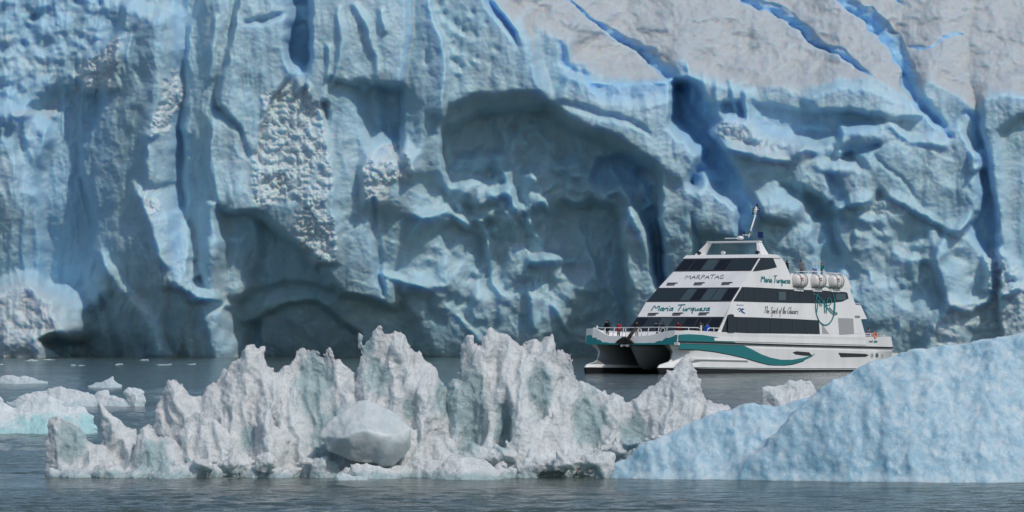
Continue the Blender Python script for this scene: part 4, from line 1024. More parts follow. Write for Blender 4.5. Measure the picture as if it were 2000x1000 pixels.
# windows of the front: band, then the panes with slanted posts between them
def yspan(z): return -hw(z)+0.02, hw(z)-0.02
def fband(name, i, za, zb, npane, seed, slant=0.0):
    (xa, z0), (xb, z1) = TIER[i], TIER[i+1]
    X = lambda z: xa+(xb-xa)*(z-z0)/(z1-z0)
    n = Vector((z1-z0, 0, xa-xb)).normalized()
    def quad(y0, y1, y2, y3, za, zb, off, m, nm, par, th=0.05):
        bm = bmesh.new()
        c = [Vector((X(za), y0, za)), Vector((X(za), y1, za)), Vector((X(zb), y2, zb)), Vector((X(zb), y3, zb))]
        a = [bm.verts.new(p+n*off) for p in c]; b = [bm.verts.new(p+n*(off-th)) for p in c]
        bm.faces.new(a); bm.faces.new(b[::-1])
        for k_ in range(4): bm.faces.new((a[k_], a[(k_+1) % 4], b[(k_+1) % 4], b[k_]))
        return obj(nm, bm, m, par)
    band = quad(-hw(za)+.02, hw(za)-.02, hw(zb)-.02, -hw(zb)+.02, za, zb, 0.03, M_FRAME, name, sup)
    rnd = random.Random(seed)
    dz = zb-za
    for j in range(npane):
        f0, f1 = (j+0.06)/npane, (j+0.94)/npane
        zl, zh = za+0.10*dz, zb-0.10*dz
        W0, W1 = hw(zl)-.12, hw(zh)-.12
        quad(-W0+2*W0*f0, -W0+2*W0*f1, -W1+2*W1*f1, -W1+2*W1*f0, zl, zh, 0.045, rnd.choice((M_PANE, M_GLASS, M_PANE2, M_GLASS)), 'window_pane', band, 0.03)
    for j in range(npane-1):
        if rnd.random() < 0.6:
            f0 = (j+rnd.uniform(.2, .5))/npane; f1 = f0+0.55/npane; w_ = 0.035/npane*npane/6
            quad(-W0+2*W0*f0, -W0+2*W0*(f0+w_/2), -W1+2*W1*(f1+w_/2), -W1+2*W1*f1, zl, zh, 0.055, M_FRAME, 'window_post', band, 0.03)
    return band
fband('front_window', 0, 4.45, 6.0, 7, 1)
fband('front_window', 2, 7.60, 9.13, 8, 2)
fband('front_window', 4, 10.92, 12.30, 6, 3)
# vents under the lettering
for i, row in ((1, ((1276, 613), (1324, 612.5), (1375, 612))), (3, ((1313, 554), (1366, 553.5), (1420, 553)))):
    f = front(i)
    for u, v in row:
        vt = decal('air_vent', [(u-10, v-1.2), (u+10, v-1.8), (u+11, v-.2), (u-9, v+.4)], f, M_BLACK, sup, 0.04)
        for dv in (1.8, 3.8): decal('vent_louvre', [(u-9.5+dv*.3-2, v+dv-.5), (u+8-dv, v+dv-.9), (u+8-dv, v+dv), (u-9.5-2, v+dv+.5)], f, M_FRAME, vt, 0.04)
# windows of the side
def sband(top, bot_, cuts, seed, light=()):
    b = decal('side_window', top+bot_[::-1], side, M_GLASS, sup, 0.03)
    tu = np.array(top); bu = np.array(bot_)
    for u in cuts:
        vt = np.interp(u, tu[:, 0], tu[:, 1]); vb = np.interp(u+2, bu[:, 0], bu[:, 1])
        decal('window_post', [(u-.9, vt+1), (u+.9, vt+1), (u+2.4, vb-1), (u+.6, vb-1)], side, M_FRAME, b, 0.05, 0.03)
    for (u0, u1, v0_, v1_) in light:
        decal('window_pane', [(u0, v0_), (u1, v0_), (u1+.6, v1_), (u0+.6, v1_)], side, M_PANE2, b, 0.045, 0.02)
    return b
sband([(1420, 618.5), (1480, 620), (1540, 622.5), (1599, 625.5)], [(1408, 650), (1480, 651), (1540, 651.5), (1601, 652.5)], (1438, 1458, 1482, 1504, 1526, 1548, 1572), 4)
sband([(1449, 560.5), (1480, 561.5), (1540, 565), (1600, 567), (1652, 570.5), (1655, 573)], [(1432, 588.5), (1480, 590), (1540, 591.5), (1615, 592.5), (1645, 589), (1657, 583)], (1452, 1474, 1496, 1518, 1540, 1562, 1586, 1630), 5, ((1520, 1534, 570, 586), (1632, 1651, 574, 586)))
sband([(1486, 503.5), (1495, 503), (1507, 503.5), (1510, 505)], [(1470, 530), (1480, 529), (1500, 526), (1517, 522)], (1492,), 6)
# mirrored dark bands on the far side
for za, zb, xa, xb in ((4.5, 6.0, -9, -27), (7.6, 9.0, -12.5, -33), (10.95, 12.25, -16.5, -21)):
    bm = bmesh.new()
    c = [(xa+1, za), (xb, za), (xb, zb), (xa-.6, zb)]
    a = [bm.verts.new((x, -hw(z)-.03, z)) for x, z in c]; b = [bm.verts.new((x, -hw(z)+.05, z)) for x, z in c]
    bm.faces.new(a); bm.faces.new(b[::-1])
    for i in range(4): bm.faces.new((a[i], a[(i+1) % 4], b[(i+1) % 4], b[i]))
    obj('side_window', bm, M_GLASS, sup)
# aft recess with its doorway, its shade painted as flat grey; small fittings
M_RECESS = mat('grey_recess_shade', (0.36, 0.36, 0.36), 0.6)
decal('aft_doorway', [(1636.5, 621), (1666, 622), (1668, 652), (1639, 654)], side, M_RECESS, sup, 0.02)
decal('stair_panel', [(1604.5, 632), (1619, 652), (1606, 652)], side, M_RECESS, sup, 0.02)
decal('aft_lamp', [(1669, 616.5), (1679, 616.5), (1679, 620.5), (1670, 620.5)], side, M_STRAP, sup, 0.05)
decal('side_vent', [(1420, 616), (1424, 614), (1430, 614), (1432, 617), (1432, 650), (1420, 650)], side, M_GLASS, sup, 0.12, 0.1)

# upper deck bulwark
q = [side(u, v) for u, v in ((1545, 534), (1600, 535), (1646, 539), (1653, 540), (1664, 562.5))]
low = [side(u, v) for u, v in ((1664, 563), (1560, 560), (1545, 560))]
bm = bmesh.new()
for sg in (1, -1):
    o_ = [(p.x, (hw(p.z)+0.02)*sg, p.z) for p in q+low]; i_ = [(p.x, (hw(p.z)-0.14)*sg, p.z) for p in q+low]
    a = [bm.verts.new(p) for p in o_]; b = [bm.verts.new(p) for p in i_]
    bm.faces.new(a); bm.faces.new(b[::-1])
    for i in range(len(a)): bm.faces.new((a[i], a[(i+1) % len(a)], b[(i+1) % len(a)], b[i]))
bmesh.ops.triangulate(bm, faces=[f for f in bm.faces if len(f.verts) > 4])
obj('bulwark', bm, M_WHITE, sup)
def rail(name, top, foots, mids=(), r=0.045):
    o = tube(name, [top], r, M_RAIL, boat)
    if foots: 
        for a, b in foots: tube('stanchion', [[a, b]], r*0.9, M_RAIL, o)
    for m_ in mids: tube('mid_rail', [m_], r*0.7, M_RAIL, o)
    return o
q = [side(u, v) for u, v in ((1555, 530), (1600, 530.5), (1640, 534), (1651, 535))]
def inset(p, d): return Vector((p.x, p.y-d, p.z))
rail('upper_rail', [inset(p, .1) for p in q], [(inset(side(u, v), .1), inset(side(u+.5, v+9), .1)) for u, v in ((1558, 530), (1580, 530.3), (1602, 530.6), (1624, 532.5), (1649, 535))], r=0.035)
rail('upper_rail', [Vector((p.x, -(p.y-.1), p.z)) for p in q], [])
rail('upper_rail', [inset(q[-1], .1), Vector((q[-1].x, -(q[-1].y-.1), q[-1].z))], [])
# mid deck aft rail
q = [side(u, v) for u, v in ((1672, 592), (1681, 593))]
rail('mid_deck_rail', [inset(p, .2) for p in q], [(inset(q[1], .2), inset(side(1681.5, 597), .2))], r=0.035)
# bow rail: top at rail height, leaning stanchions, loops
def bowp(u, v, x=-0.35): return hit(u, v, (x, 0, 0), (1, 0, 0))
topb = [bowp(u, v) for u, v in ((1153, 641), (1160, 640), (1200, 640), (1260, 639.5), (1310, 639), (1330, 639.5))]
topb[0].z -= 0.2
rail('bow_rail', topb, [(bowp(u+2.5, 640), bowp(u-1.5, 657)) for u in (1180, 1198, 1216, 1246, 1265)]+[(bowp(1222, 640), bowp(1222, 657)), (bowp(1303, 640), bowp(1302, 647)), (bowp(1287, 640), bowp(1285, 652))], [[bowp(1178, 648.5), bowp(1220, 648.5), bowp(1285, 648)]])
for u in (1247, 1293):
    tube('rail_loop', [[bowp(u-3, 656 if u < 1260 else 650), bowp(u-2, 643), bowp(u+2, 640), bowp(u+5, 643), bowp(u+6, 656 if u < 1260 else 649)]], 0.045, M_RAIL, boat)
for u, v in ((1166, 637), (1374, 637.5)):
    bm = bmesh.new(); c = bowp(u, v+5) if u < 1200 else hull(u, v+4)-Vector((0, .3, 0)); tube_bm(bm, [c-Vector((0, 0, .4)), c+Vector((0, 0, .32))], 0.10); obj('bollard', bm, M_RAIL, boat)
# side rails
def hr(u, v): return hull(u, v)-Vector((0, 0.12, 0))
tp = [(1333, 639.5), (1366, 640), (1370, 643), (1370, 647)]
rail('side_rail', [hr(u, v) for u, v in tp], [(hr(u, 639.7), hr(u, 647)) for u in (1347, )])
tp = [(1384, 647), (1384, 643), (1388, 640.5), (1460, 643), (1540, 647), (1602, 649)]
cuts = list(np.arange(1396, 1600, 12.3))
rail('side_rail', [hr(u, v) for u, v in tp], [(hr(u, np.interp(u, [1388, 1602], [640.5, 649])), hr(u+.3, np.interp(u, [1388, 1602], [648.5, 657]))) for u in cuts])
tp = [(1606, 649), (1660, 650.5), (1700, 651.5), (1730, 652.5)]
rail('stern_rail', [hr(u, v) for u, v in tp], [(hr(u, np.interp(u, [1606, 1730], [649, 652.5])), hr(u+.3, 658)) for u in (1620, 1646, 1690, 1702, 1714, 1729)], [[hr(1690, 655), hr(1730, 655.5)]])
sx_ = hr(1730, 652.5)
rail('stern_rail', [sx_, Vector((sx_.x, -sx_.y, sx_.z))], [(Vector((sx_.x, y, sx_.z)), Vector((sx_.x, y, sx_.z-.9))) for y in (-5, -3, 0, 3)])
# lettered bulwark number plate at the stern is painted further down

# radar arch and mast
pb = hit(1481, 495, (0, 0, 12.74), (0, 0, 1)); pb2 = hit(1503, 495, (0, 0, 12.74), (0, 0, 1))
ax0 = -18.6
bm = bmesh.new()
def arch_leg(sg):
    y0, y1 = 3.95*sg, 3.15*sg
    rows = [((ax0+.75, y0), (ax0-.75, y0), 12.74, .55), ((ax0+.3, (y0+y1)/2), (ax0-.75, (y0+y1)/2), 13.4, .36), ((ax0-.15, y1), (ax0-.8, y1), 14.05, .26)]
    return rows
arch = empty('radar_arch', parent=boat)
for sg in (1, -1):
    rv = []; bm = bmesh.new()
    for (xa, ya), (xb, yb), z, wd in arch_leg(sg):
        rv.append([bm.verts.new(p) for p in ((xa, ya-wd/2, z), (xa, ya+wd/2, z), (xb, yb+wd/2, z), (xb, yb-wd/2, z))])
    for a, b in zip(rv, rv[1:]):
        for j in range(4): bm.faces.new((a[j], a[(j+1) % 4], b[(j+1) % 4], b[j]))
    bm.faces.new(rv[0]); bm.faces.new(rv[-1]); obj('arch_leg', bm, M_WHITE, arch)
bm = bmesh.new(); box_bm(bm, (ax0-.48, 0, 14.14), (0.72, 6.7, 0.2)); bmesh.ops.bevel(bm, geom=bm.edges[:], offset=.06, segments=2, affect='EDGES')
obj('arch_beam', bm, M_WHITE, arch)
mx = centre(1458, 466); mt = centre(1477, 402)
mb = Vector((ax0-.45, -0.35, 14.25)); 
def mpt(u, v): return hit(u, v, (0, -0.35, 0), (0, 1, 0))
base = mpt(1462, 464); topm = mpt(1475.5, 420)
mast = tube('mast', [[base, topm], [topm, mpt(1477, 404)]], 0.085, M_RAIL, boat)
tube('mast_spreader', [[mpt(1470, 409), mpt(1484, 409)]], 0.05, M_RAIL, mast)
tube('mast_spreader', [[mpt(1451, 459), mpt(1467, 459.5)]], 0.05, M_RAIL, mast)
for u, v in ((1479, 401.5), (1471, 410), (1483, 409.5), (1471, 417), (1453.5, 455.5), (1465, 455.5)):
    c = mpt(u, v); bm = bmesh.new(); tube_bm(bm, [c-Vector((0, 0, .14)), c+Vector((0, 0, .14))], [0.12, 0.10], 9); tube_bm(bm, [c+Vector((0, 0, .14)), c+Vector((0, 0, .2))], 0.13, 9); obj('navigation_lamp', bm, M_LAMP, mast)
c = mpt(1446, 464.5); bm = bmesh.new(); tube_bm(bm, [c-Vector((0, 0, .2)), c+Vector((0, 0, .02)), c+Vector((0, 0, .2))], [0.3, 0.42, 0.2], 12); obj('radar_dome', bm, M_RAIL, mast, True)
bm = bmesh.new(); box_bm(bm, mpt(1428, 465.5), (0.2, 1.5, 0.12)); obj('radar_scanner', bm, M_RAIL, mast)
tube('whip_aerial', [[mpt(1475, 466), mpt(1474.5, 455)]], 0.025, M_LAMP, mast)
# roof fittings
for u, v in ((1366, 494), (1413, 492), (1480, 493)):
    c = hit(u, v+2, (-17.4, 0, 0), (1, 0, 0)); bm = bmesh.new(); tube_bm(bm, [Vector((c.x, c.y, 12.6)), Vector((c.x, c.y, 12.86))], 0.06); tube_bm(bm, [Vector((c.x-.2, c.y, 12.95)), Vector((c.x+.2, c.y, 12.95))], [0.14, 0.2], 10)
    obj('searchlight', bm, M_LAMP if u != 1413 else M_RAIL, boat)

# lettering, drawn as brush strokes
GL = {
 'M': (0.9, [[(0, 0), (0.12, 1), (0.42, 0.3), (0.72, 1), (0.82, 0)]]),
 'T': (0.75, [[(0, 0.95), (0.8, 1.02)], [(0.42, 1), (0.3, 0)]]),
 'S': (0.6, [[(0.55, .9), (0.3, 1), (0.1, .8), (0.45, .45), (0.4, .1), (0, .05)]]),
 'G': (0.7, [[(0.6, .85), (0.35, 1), (0.05, .6), (0.1, .1), (0.45, 0), (0.6, .4), (0.4, .42)]]),
 'a': (0.5, [[(0.4, 0.5), (0.12, 0.45), (0.05, 0.12), (0.25, 0.02), (0.42, 0.5), (0.38, 0.05), (0.5, 0)]]),
 'r': (0.35, [[(0.02, 0), (0.08, 0.5), (0.1, 0.3), (0.32, 0.5)]]),
 'i': (0.22, [[(0.06, 0.5), (0.06, 0), (0.18, 0.05)], [(0.1, .72), (0.14, .78)]]),
 'u': (0.5, [[(0.05, 0.5), (0.06, 0.08), (0.25, 0), (0.4, 0.5), (0.4, 0.05), (0.5, 0)]]),
 's': (0.35, [[(0.32, .48), (0.1, .45), (0.28, .2), (0.2, .02), (0, .05)]]),
 'q': (0.5, [[(0.4, 0.48), (0.1, 0.42), (0.08, 0.1), (0.3, 0.1), (0.42, 0.5), (0.34, -.45), (0.45, -.3)]]),
 'e': (0.4, [[(0.05, 0.25), (0.32, 0.3), (0.25, 0.5), (0.05, 0.3), (0.12, 0.02), (0.4, 0.08)]]),
 'h': (0.45, [[(0.12, 1.1), (0.05, 0)], [(0.06, .3), (0.25, .5), (0.34, .3), (0.36, 0)]]),
 'p': (0.45, [[(0.1, .5), (0.0, -.5)], [(0.08, .4), (0.3, .5), (0.35, .15), (0.08, .05)]]),
 't': (0.3, [[(0.16, .95), (0.1, .05), (0.28, 0)], [(0, .58), (0.32, .62)]]),
 'o': (0.4, [[(0.2, .5), (0.03, .25), (0.18, 0), (0.36, .25), (0.2, .5)]]),
 'f': (0.35, [[(0.36, .95), (0.2, .9), (0.08, -.5)], [(0, .5), (0.3, .55)]]),
 'l': (0.22, [[(0.14, 1.1), (0.05, .05), (0.2, 0)]]),
 'c': (0.38, [[(0.34, .42), (0.12, .48), (0.05, .12), (0.36, .05)]]),
 'A': (0.75, [[(0, 0), (0.45, 1), (0.65, 0)], [(0.15, .35), (0.58, .4)]]),
 'R': (0.7, [[(0.1, 0), (0.15, 1), (0.5, .9), (0.45, .55), (0.15, .5), (0.7, -.1)]]),
 'P': (0.65, [[(0.1, -.05), (0.2, 1.05), (0.6, .85), (0.5, .5), (0.18, .5)]]),
 '2': (0.55, [[(0.05, .8), (0.3, 1), (0.45, .75), (0.02, 0), (0.5, 0)]]),
 '8': (0.55, [[(0.25, .5), (0.05, .75), (0.25, 1), (0.45, .75), (0.25, .5), (0.02, .25), (0.25, 0), (0.5, .25), (0.25, .5)]]),
 '9': (0.55, [[(0.4, .7), (0.1, .6), (0.15, .95), (0.4, .95), (0.4, 0)]]),
 ' ': (0.3, []), '.': (0.2, [[(0.05, 0), (0.1, .06)]]),
}
def ribbon(bm, pts, wpx, fn, off):
    pts = [np.array(p, float) for p in pts]
    # round the corners a little
    P2 = [pts[0]]
    for a, b in zip(pts, pts[1:]): P2 += [a*.75+b*.25, a*.25+b*.75]
    P2.append(pts[-1])
    L = []; Rr = []
    for i, p in enumerate(P2):
        d = P2[min(i+1, len(P2)-1)]-P2[max(i-1, 0)]; l = np.hypot(*d) or 1
        nrm = np.array((-d[1], d[0]))/l*wpx/2
        L.append(bm.verts.new(fn(*(p+nrm), off))); Rr.append(bm.verts.new(fn(*(p-nrm), off)))
    for i in range(len(P2)-1): bm.faces.new((L[i], L[i+1], Rr[i+1], Rr[i]))
def lettering(name, text, u0, v0_, u1, v1_, cap, wpx, fn, m, slant=0.25, off=0.04, parent=None, sc=1.0):
    tot = sum(GL[c][0] for c in text)*1.0
    bm = bmesh.new(); x = 0
    for c in text:
        w_, st_ = GL[c]
        for s_ in st_:
            pts = []
            for (gx, gy) in s_:
                t = (x+gx)/tot
                uu = u0+(u1-u0)*t+slant*gy*cap; vv_ = v0_+(v1_-v0_)*t-gy*cap
                pts.append((uu, vv_))
            ribbon(bm, pts, wpx, fn, off)
        x += w_
    return obj(name, bm, m, parent or sup)
lettering('front_name', 'Maria Turquesa', 1272, 607.5, 1386, 607.5, 12, 1.9, front(1), M_TEAL, 0.45)
lettering('company_name', 'MARPATAG', 1338, 545.5, 1414, 545, 8, 0.9, front(3), M_INK, 0.25)
lettering('side_name', 'Maria Turquesa', 1486, 551, 1543, 554, 14, 1.7, side, M_TEAL, 0.05)
lettering('motto', 'The Spirit of the Glaciers', 1491, 612, 1558, 613.5, 13, 0.85, side, M_INK, 0.15)
lettering('registration', 'MAT. 2289', 1697, 669, 1713, 669.5, 4.2, 0.9, hull, M_TEAL, 0.05, 0.03, hullo)
# round monogram on the side
bm = bmesh.new()
ell = lambda a0, a1, n=30, ru=19, rv=38, cu=1611, cv=597: [(cu+ru*math.cos(a_), cv+rv*math.sin(a_)) for a_ in np.linspace(a0, a1, n)]
ribbon(bm, ell(R(-12), R(60)+0, 14)[0:1]+ell(R(30), R(118), 16), 2.4, side, 0.075)
ribbon(bm, ell(R(118), R(372), 40), 1.5, side, 0.075)
for p_ in ([(1594, 611), (1598, 580), (1602, 603), (1608, 580), (1610, 611)], [(1613, 612), (1614, 582), (1622, 583), (1622, 595), (1614, 597)], [(1586, 573), (1596, 577), (1606, 588), (1616, 604), (1626, 614), (1634, 614)], [(1618, 600), (1626, 609), (1635, 612)], [(1629, 584), (1629, 610)]):
    ribbon(bm, p_, 1.6, side, 0.085)
obj('round_monogram', bm, M_TEAL, sup)
bm = bmesh.new()
for p_ in ([(1440, 604), (1446, 602), (1447, 606), (1452, 611)], [(1443, 609), (1448, 604), (1453, 604)], [(1450, 602), (1447, 609), (1455, 612)]): ribbon(bm, p_, 1.8, side, 0.04)
obj('wave_emblem', bm, M_NAVY, sup)
decal('emblem_caption', [(1438, 594.5), (1452, 595), (1452, 597), (1438, 596.5)], side, mat('faint_lilac_print', (0.42, 0.40, 0.47), 0.7), sup, 0.03)

# ---- things carried on board
def aboard(o): o.parent = None; o.matrix_world = boat.matrix_world @ o.matrix_world; return o
def raft(u, v):
    c = side(u, v)+Vector((0, 0.34, -0.22))
    bpy.context.view_layer.update()
    root = empty('life_raft'); root.matrix_world = boat.matrix_world @ Matrix.Translation(c)
    rows = []
    for x, r_ in ((-1.32, .10), (-1.30, .42), (-1.12, .58), (-.6, .66), (-.1, .68), (-.06, .72), (.06, .72), (.1, .68), (.6, .66), (1.12, .58), (1.30, .42), (1.32, .10)):
        rows.append([(x*0.80, r_*0.95*math.copysign(abs(math.cos(a_))**.8, math.cos(a_)), r_*1.05*math.copysign(abs(math.sin(a_))**.8, math.sin(a_))) for a_ in np.linspace(0, 2*math.pi, 16, endpoint=False)])
    loft('canister', rows, M_RAFT, root)
    for x in (-.62, .62):
        tube('strap', [[(x, .70*math.cos(a_), .76*math.sin(a_)) for a_ in np.linspace(0, 2*math.pi, 18)]], 0.035, M_STRAP, root)
    bm = bmesh.new(); box_bm(bm, (0.05, -0.2, -.95), (1.7, .5, .35)); obj('cradle', bm, M_WHITE, root)
    bm = bmesh.new(); box_bm(bm, (.45, .62, .25), (.5, .06, .10)); box_bm(bm, (.3, .64, .05), (.3, .05, .08)); obj('marking', bm, M_RED, root)
    return root
for (u, v, lab) in ((1556, 544, 'white life raft canister on the upper deck side, nearest the boat name'), (1592, 545, 'white life raft canister in the middle of the upper deck row'), (1627, 546, 'white life raft canister nearest the stern on the upper deck side')):
    tag(raft(u, v), lab, 'life raft', 'life raft canisters along the upper deck')
# anchor on the bow
anc = empty('anchor'); anc.matrix_world = boat.matrix_world @ Matrix.Translation((0.28, -0.55, 3.45))
tube('shank', [[(0.1, 0.1, -.3), (-.1, .55, .5), (-.3, 1.1, 1.25)]], [0.16, 0.2, 0.16], M_ANCH, anc)
bm = bmesh.new()
for sg in (-1, 1):
    v = [bm.verts.new(p) for p in ((.1, 0, -.05), (.32, .1*sg, .35), (.25, .85*sg, -.05), (.22, 1.15*sg, -.32), (.2, .7*sg, -.42), (.15, 0, -.45))]
    w_ = [bm.verts.new(p.co-Vector((.22, 0, 0))) for p in v]
    bm.faces.new(v); bm.faces.new(w_[::-1])
    for i in range(6): bm.faces.new((v[i], v[(i+1) % 6], w_[(i+1) % 6], w_[i]))
obj('fluke', bm, M_ANCH, anc)
tag(anc, 'dark iron anchor stowed at the middle of the bow rail', 'anchor')
# flags
def flag(name, u, v, y, sz, m1, m2, lab, droop):
    c = hit(u, v, (0, y, 0), (0, 1, 0)); root = empty(name); root.matrix_world = boat.matrix_world @ Matrix.Translation(c)
    for j, m_ in enumerate((m1, m2, m1)):
        bm = bmesh.new(); g = []
        for i in range(9):
            x = -sz*i/8; o_ = .12*math.sin(i*1.3)
            g.append([bm.verts.new((x, o_, sz*droop*(i/8)+sz*.2*(1-j*1.0)+dz*sz*.2)) for dz in (0, -1)])
        for a, b in zip(g, g[1:]): bm.faces.new((a[0], b[0], b[1], a[1]))
        bmesh.ops.solidify(bm, geom=bm.faces[:], thickness=0.02)
        obj('flag_stripe', bm, m_, root)
    return tag(root, lab, 'flag')
M_FB = mat('pale_blue_flag_cloth', (0.10, 0.25, 0.55), 0.9); M_FW = mat('white_flag_cloth', (0.6, 0.62, 0.66), 0.9); M_FD = mat('dark_blue_flag_cloth', (0.02, 0.05, 0.20), 0.9)
flag('flag', 1480, 457, -0.35, 1.1, M_FD, M_FD, 'dark blue flag flying beside the mast', 0.05)
fl1 = flag('flag', 1586, 527, 0.5, 1.1, M_FB, M_FW, 'blue and white flag flying on the upper deck', -0.1)
tube('flagpole', [[(-.15, 0, -1.5), (-.9, 0, 1.1)]], 0.03, M_STRAP, fl1)
lb = empty('lifebuoy'); lb.matrix_world = boat.matrix_world @ Matrix.Translation(hr(1709, 655)+Vector((0, .1, 0)))
bm = bmesh.new(); rv = []
for i in range(16):
    a_ = 2*math.pi*i/16; rv.append([bm.verts.new((math.cos(a_)*(.30+.09*math.cos(b_)), .09*math.sin(b_), math.sin(a_)*(.30+.09*math.cos(b_)))) for b_ in np.linspace(0, 2*math.pi, 8, endpoint=False)])
for i in range(16):
    for j in range(8): bm.faces.new((rv[i][j], rv[(i+1) % 16][j], rv[(i+1) % 16][(j+1) % 8], rv[i][(j+1) % 8]))
obj('ring', bm, M_ORANGE, lb, True); tag(lb, 'orange ring lifebuoy hanging on the stern rail', 'lifebuoy')

# ------------------------------------------------------------------ people on board
M_SKIN = mat('skin', (0.42, 0.25, 0.18), 0.6)
def cloth(n, c): return mat(n, c, 0.85, spec=0.2)
C_BLACK = cloth('black_cloth', (0.012, 0.012, 0.014)); C_NAVY = cloth('navy_cloth', (0.015, 0.022, 0.05)); C_RED = cloth('red_cloth', (0.36, 0.015, 0.025))
C_KHAKI = cloth('pale_khaki_cloth', (0.36, 0.36, 0.27)); C_MAROON = cloth('maroon_cloth', (0.12, 0.012, 0.02)); C_OLIVE = cloth('dark_olive_cloth', (0.05, 0.05, 0.04))
C_BLUE = cloth('bright_blue_cloth', (0.02, 0.10, 0.45)); C_GREY = cloth('grey_cloth', (0.13, 0.13, 0.14)); C_GREEN = cloth('teal_green_cloth', (0.02, 0.18, 0.14)); C_MAUVE = cloth('grey_purple_cloth', (0.14, 0.12, 0.16))
H_DARK = cloth('dark_hair', (0.012, 0.010, 0.009)); H_RED = cloth('red_knit_hat', (0.30, 0.03, 0.02))
def person(loc, turn, coat, trousers, hair, label, height=1.72, arms='rail', bulk=0.0):
    h = 0.018
    xs = np.arange(-.52, .52, h, dtype=np.float32); ys = np.arange(-.62, .34, h, dtype=np.float32); zs = np.arange(-.03, 1.80, h, dtype=np.float32)
    X, Y, Z = np.meshgrid(xs, ys, zs, indexing='ij')
    S = np.full(X.shape, 9.0, np.float32); L = np.zeros(X.shape, np.int8)
    def cap(a, b, ra, rb, lab, k=0.03, fy=1.0):
        nonlocal S, L
        a = np.array(a, float); d = np.array(b, float)-a; l2 = d@d+1e-9
        t = np.clip(((X-a[0])*d[0]+(Y-a[1])*d[1]+(Z-a[2])*d[2])/l2, 0, 1)
        f = np.sqrt((X-a[0]-d[0]*t)**2+((Y-a[1]-d[1]*t)/fy)**2+(Z-a[2]-d[2]*t)**2)-(ra+(rb-ra)*t)
        if fy < 1: f = f*fy
        L = np.where(f < S, lab, L)
        q = np.clip(.5+.5*(S-f)/k, 0, 1); S = S*(1-q)+f*q-k*q*(1-q)
    b = bulk
    cap((0, 0, .93), (0, 0, 1.1), .165+b, .15+b, 1, .05, .72); cap((0, 0, 1.1), (0, .01, 1.36), .155+b, .17+b, 1, .05, .68)
    cap((-.15, .01, 1.40), (.15, .01, 1.40), .068+b*.6, .068+b*.6, 1, .05)
    cap((0, .01, 1.40), (0, -.01, 1.53), .058, .052, 0, .03)
    cap((0, -.015, 1.585), (0, 0, 1.645), .072, .086, 0, .03); cap((0, -.10, 1.60), (0, -.105, 1.585), .014, .018, 0, .015)      # head, nose
    cap((0, -.075, 1.545), (0, -.07, 1.54), .028, .03, 0, .02)                                                                   # chin
    for s_ in (-1, 1): cap((s_*.085, .0, 1.60), (s_*.09, .005, 1.62), .016, .018, 0, .01)                                         # ears
    for s_ in (-1, 1):
        cap((s_*.085, 0, .90), (s_*.10, -.015, .48), .092, .062, 2, .04); cap((s_*.10, -.015, .48), (s_*.105, .02, .09), .060, .045, 2, .03)
        cap((s_*.105, .03, .05), (s_*.125, -.15, .035), .05, .04, 3, .03)
        if arms == 'rail': el, ha = (s_*.29, .05, 1.13), (s_*.22, -.24, 1.06)
        elif arms == 'photo': el, ha = (s_*.26, -.10, 1.16), (s_*.08, -.22, 1.50)
        else: el, ha = (s_*.25, .03, 1.12), (s_*.25, -.06, .88)
        cap((s_*.19, .01, 1.39), el, .062+b*.5, .05+b*.4, 1, .04); cap(el, ha, .05+b*.4, .036+b*.2, 1, .03)
        d = np.array(ha)-np.array(el); d /= np.linalg.norm(d)
        p = np.array(ha)+d*.055; cap(ha, p, .028, .034, 0, .02)
        side_ = np.cross(d, (0, 0, 1)) if abs(d[2]) < .8 else np.array((0, 1.0, 0)); side_ = side_/np.linalg.norm(side_)
        for i, (o_, ln) in enumerate(((-.03, .062), (-.01, .075), (.011, .070), (.031, .052))):
            kn = p+side_*o_+d*ln*.6; cap(p+side_*o_*.7, kn, .0125, .0115, 0, .004); cap(kn, kn+d*ln*.35+np.array((0, 0, -.025)), .0115, .010, 0, .004)
        cap(p-side_*.02*s_-d*.03, p-side_*.06*s_+d*.012, .014, .011, 0, .006)
    V, Q = surface_nets(S, (xs[0], ys[0], zs[0]), h)
    fc = V[Q].mean(1); ii = np.clip(((fc-np.array((xs[0], ys[0], zs[0])))/h).round().astype(int), 0, np.array(S.shape)-1)
    lab = L[ii[:, 0], ii[:, 1], ii[:, 2]]
    root = empty('person'); k_ = height/1.72*1.05
    root.matrix_world = boat.matrix_world @ Matrix.Translation(loc) @ Matrix.Rotation(turn, 4, 'Z') @ Matrix.Scale(k_, 4)
    o = mesh_np('body', V, Q, [M_SKIN, coat, trousers, C_BLACK], parent=root)
    o.data.polygons.foreach_set('material_index', lab.astype(np.int32)); o.data.update()
    # hair or hat: a cap over the skull, open at the face
    D = np.sqrt(X**2+((Y-.005)/1.05)**2+((Z-1.635)/1.06)**2)-.108
    D = np.maximum(D, -(np.sqrt((X/.8)**2+(Y+.115)**2+((Z-1.585)/1.1)**2)-.085)); D = np.maximum(D, 1.53-Z+.25*(Y+.02))
    V, Q = surface_nets(D.astype(np.float32), (xs[0], ys[0], zs[0]), h); mesh_np('hair', V, Q, hair, parent=root)
    return tag(root, label, 'person')
def deckp(u, x, z=3.56): q = hit(u, 640, (x, 0, 0), (1, 0, 0)); return Vector((x, min(q.y, 5.25), z))
FWD = -math.pi/2+math.pi          # facing the bow: the figure's front is its -y
PI = math.pi
person(deckp(1186.5, -1.3), PI/2, C_BLACK, C_GREY, H_DARK, 'person in a bulky black jacket at the left end of the bow rail', 1.86, 'photo', .05)
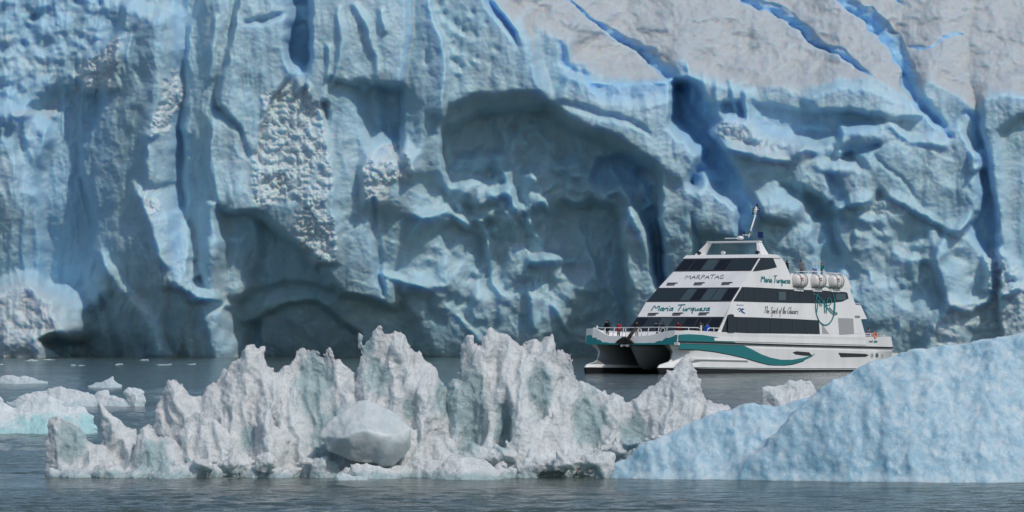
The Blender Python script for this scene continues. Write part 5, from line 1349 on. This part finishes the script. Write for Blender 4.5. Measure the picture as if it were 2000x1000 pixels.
person(deckp(1208.5, -1.6), PI/2, C_RED, C_NAVY, H_DARK, 'person in a bright red jacket standing at the bow rail', 1.66, 'rail', .02)
person(deckp(1244, -1.5), PI/2+.4, C_BLACK, C_KHAKI, H_DARK, 'person in black top and pale khaki trousers behind the anchor', 1.74, 'rail', .02)
person(deckp(1284, -2.4), PI/2-.3, C_NAVY, C_BLACK, H_DARK, 'person in a navy jacket looking through a camera on the bow', 1.72, 'photo', .02)
person(deckp(1294, -3.0), PI/2, C_BLACK, C_NAVY, H_DARK, 'person all in black standing close beside the navy jacket', 1.70, 'rest', .02)
person(deckp(1325, -4.2), PI/2, C_MAROON, C_BLACK, H_DARK, 'person in a maroon jacket by the lower front windows', 1.80, 'rest', .02)
person(deckp(1369, -5.6), PI/2, C_OLIVE, C_BLACK, H_DARK, 'broad person in a dark olive coat near the port bow corner', 1.80, 'rail', .06)
person(deckp(1384, -6.1), PI/2+.6, C_BLUE, C_NAVY, H_DARK, 'person in a bright blue jacket at the front end of the side rail', 1.66, 'rest', .02)
zf = side(1560, 554).z
bm = bmesh.new(); xa = side(1549, 550).x; xb = side(1655, 556).x
box_bm(bm, ((xa+xb)/2, 0, zf+.33), (abs(xa-xb)-.3, 2*hw(zf)-.5, .8)); obj('upper_deck', bm, M_DECK, sup)
def upperp(u, y): return Vector((hit(u, 530, (0, y, 0), (0, 1, 0)).x, y, zf+.74))
person(upperp(1537, 2.2), PI, C_BLACK, C_BLACK, H_DARK, 'person in black just behind the wheelhouse on the upper deck', 1.74, 'rest', .02)
person(upperp(1565, 2.6), PI-.4, C_GREY, C_NAVY, H_DARK, 'person in a grey jacket above the first life raft', 1.76, 'rest', .02)
person(upperp(1605, 2.6), PI+.3, C_GREEN, C_NAVY, H_RED, 'person in a green jacket and red hat beside the flag', 1.66, 'photo', .02)
sp_ = hit(1697, 650, (0, 3.5, 0), (0, 1, 0))
person(Vector((sp_.x, 3.5, 3.56)), PI, C_MAUVE, C_NAVY, H_DARK, 'person in a grey purple jacket alone at the stern rail', 1.80, 'rail', .04)
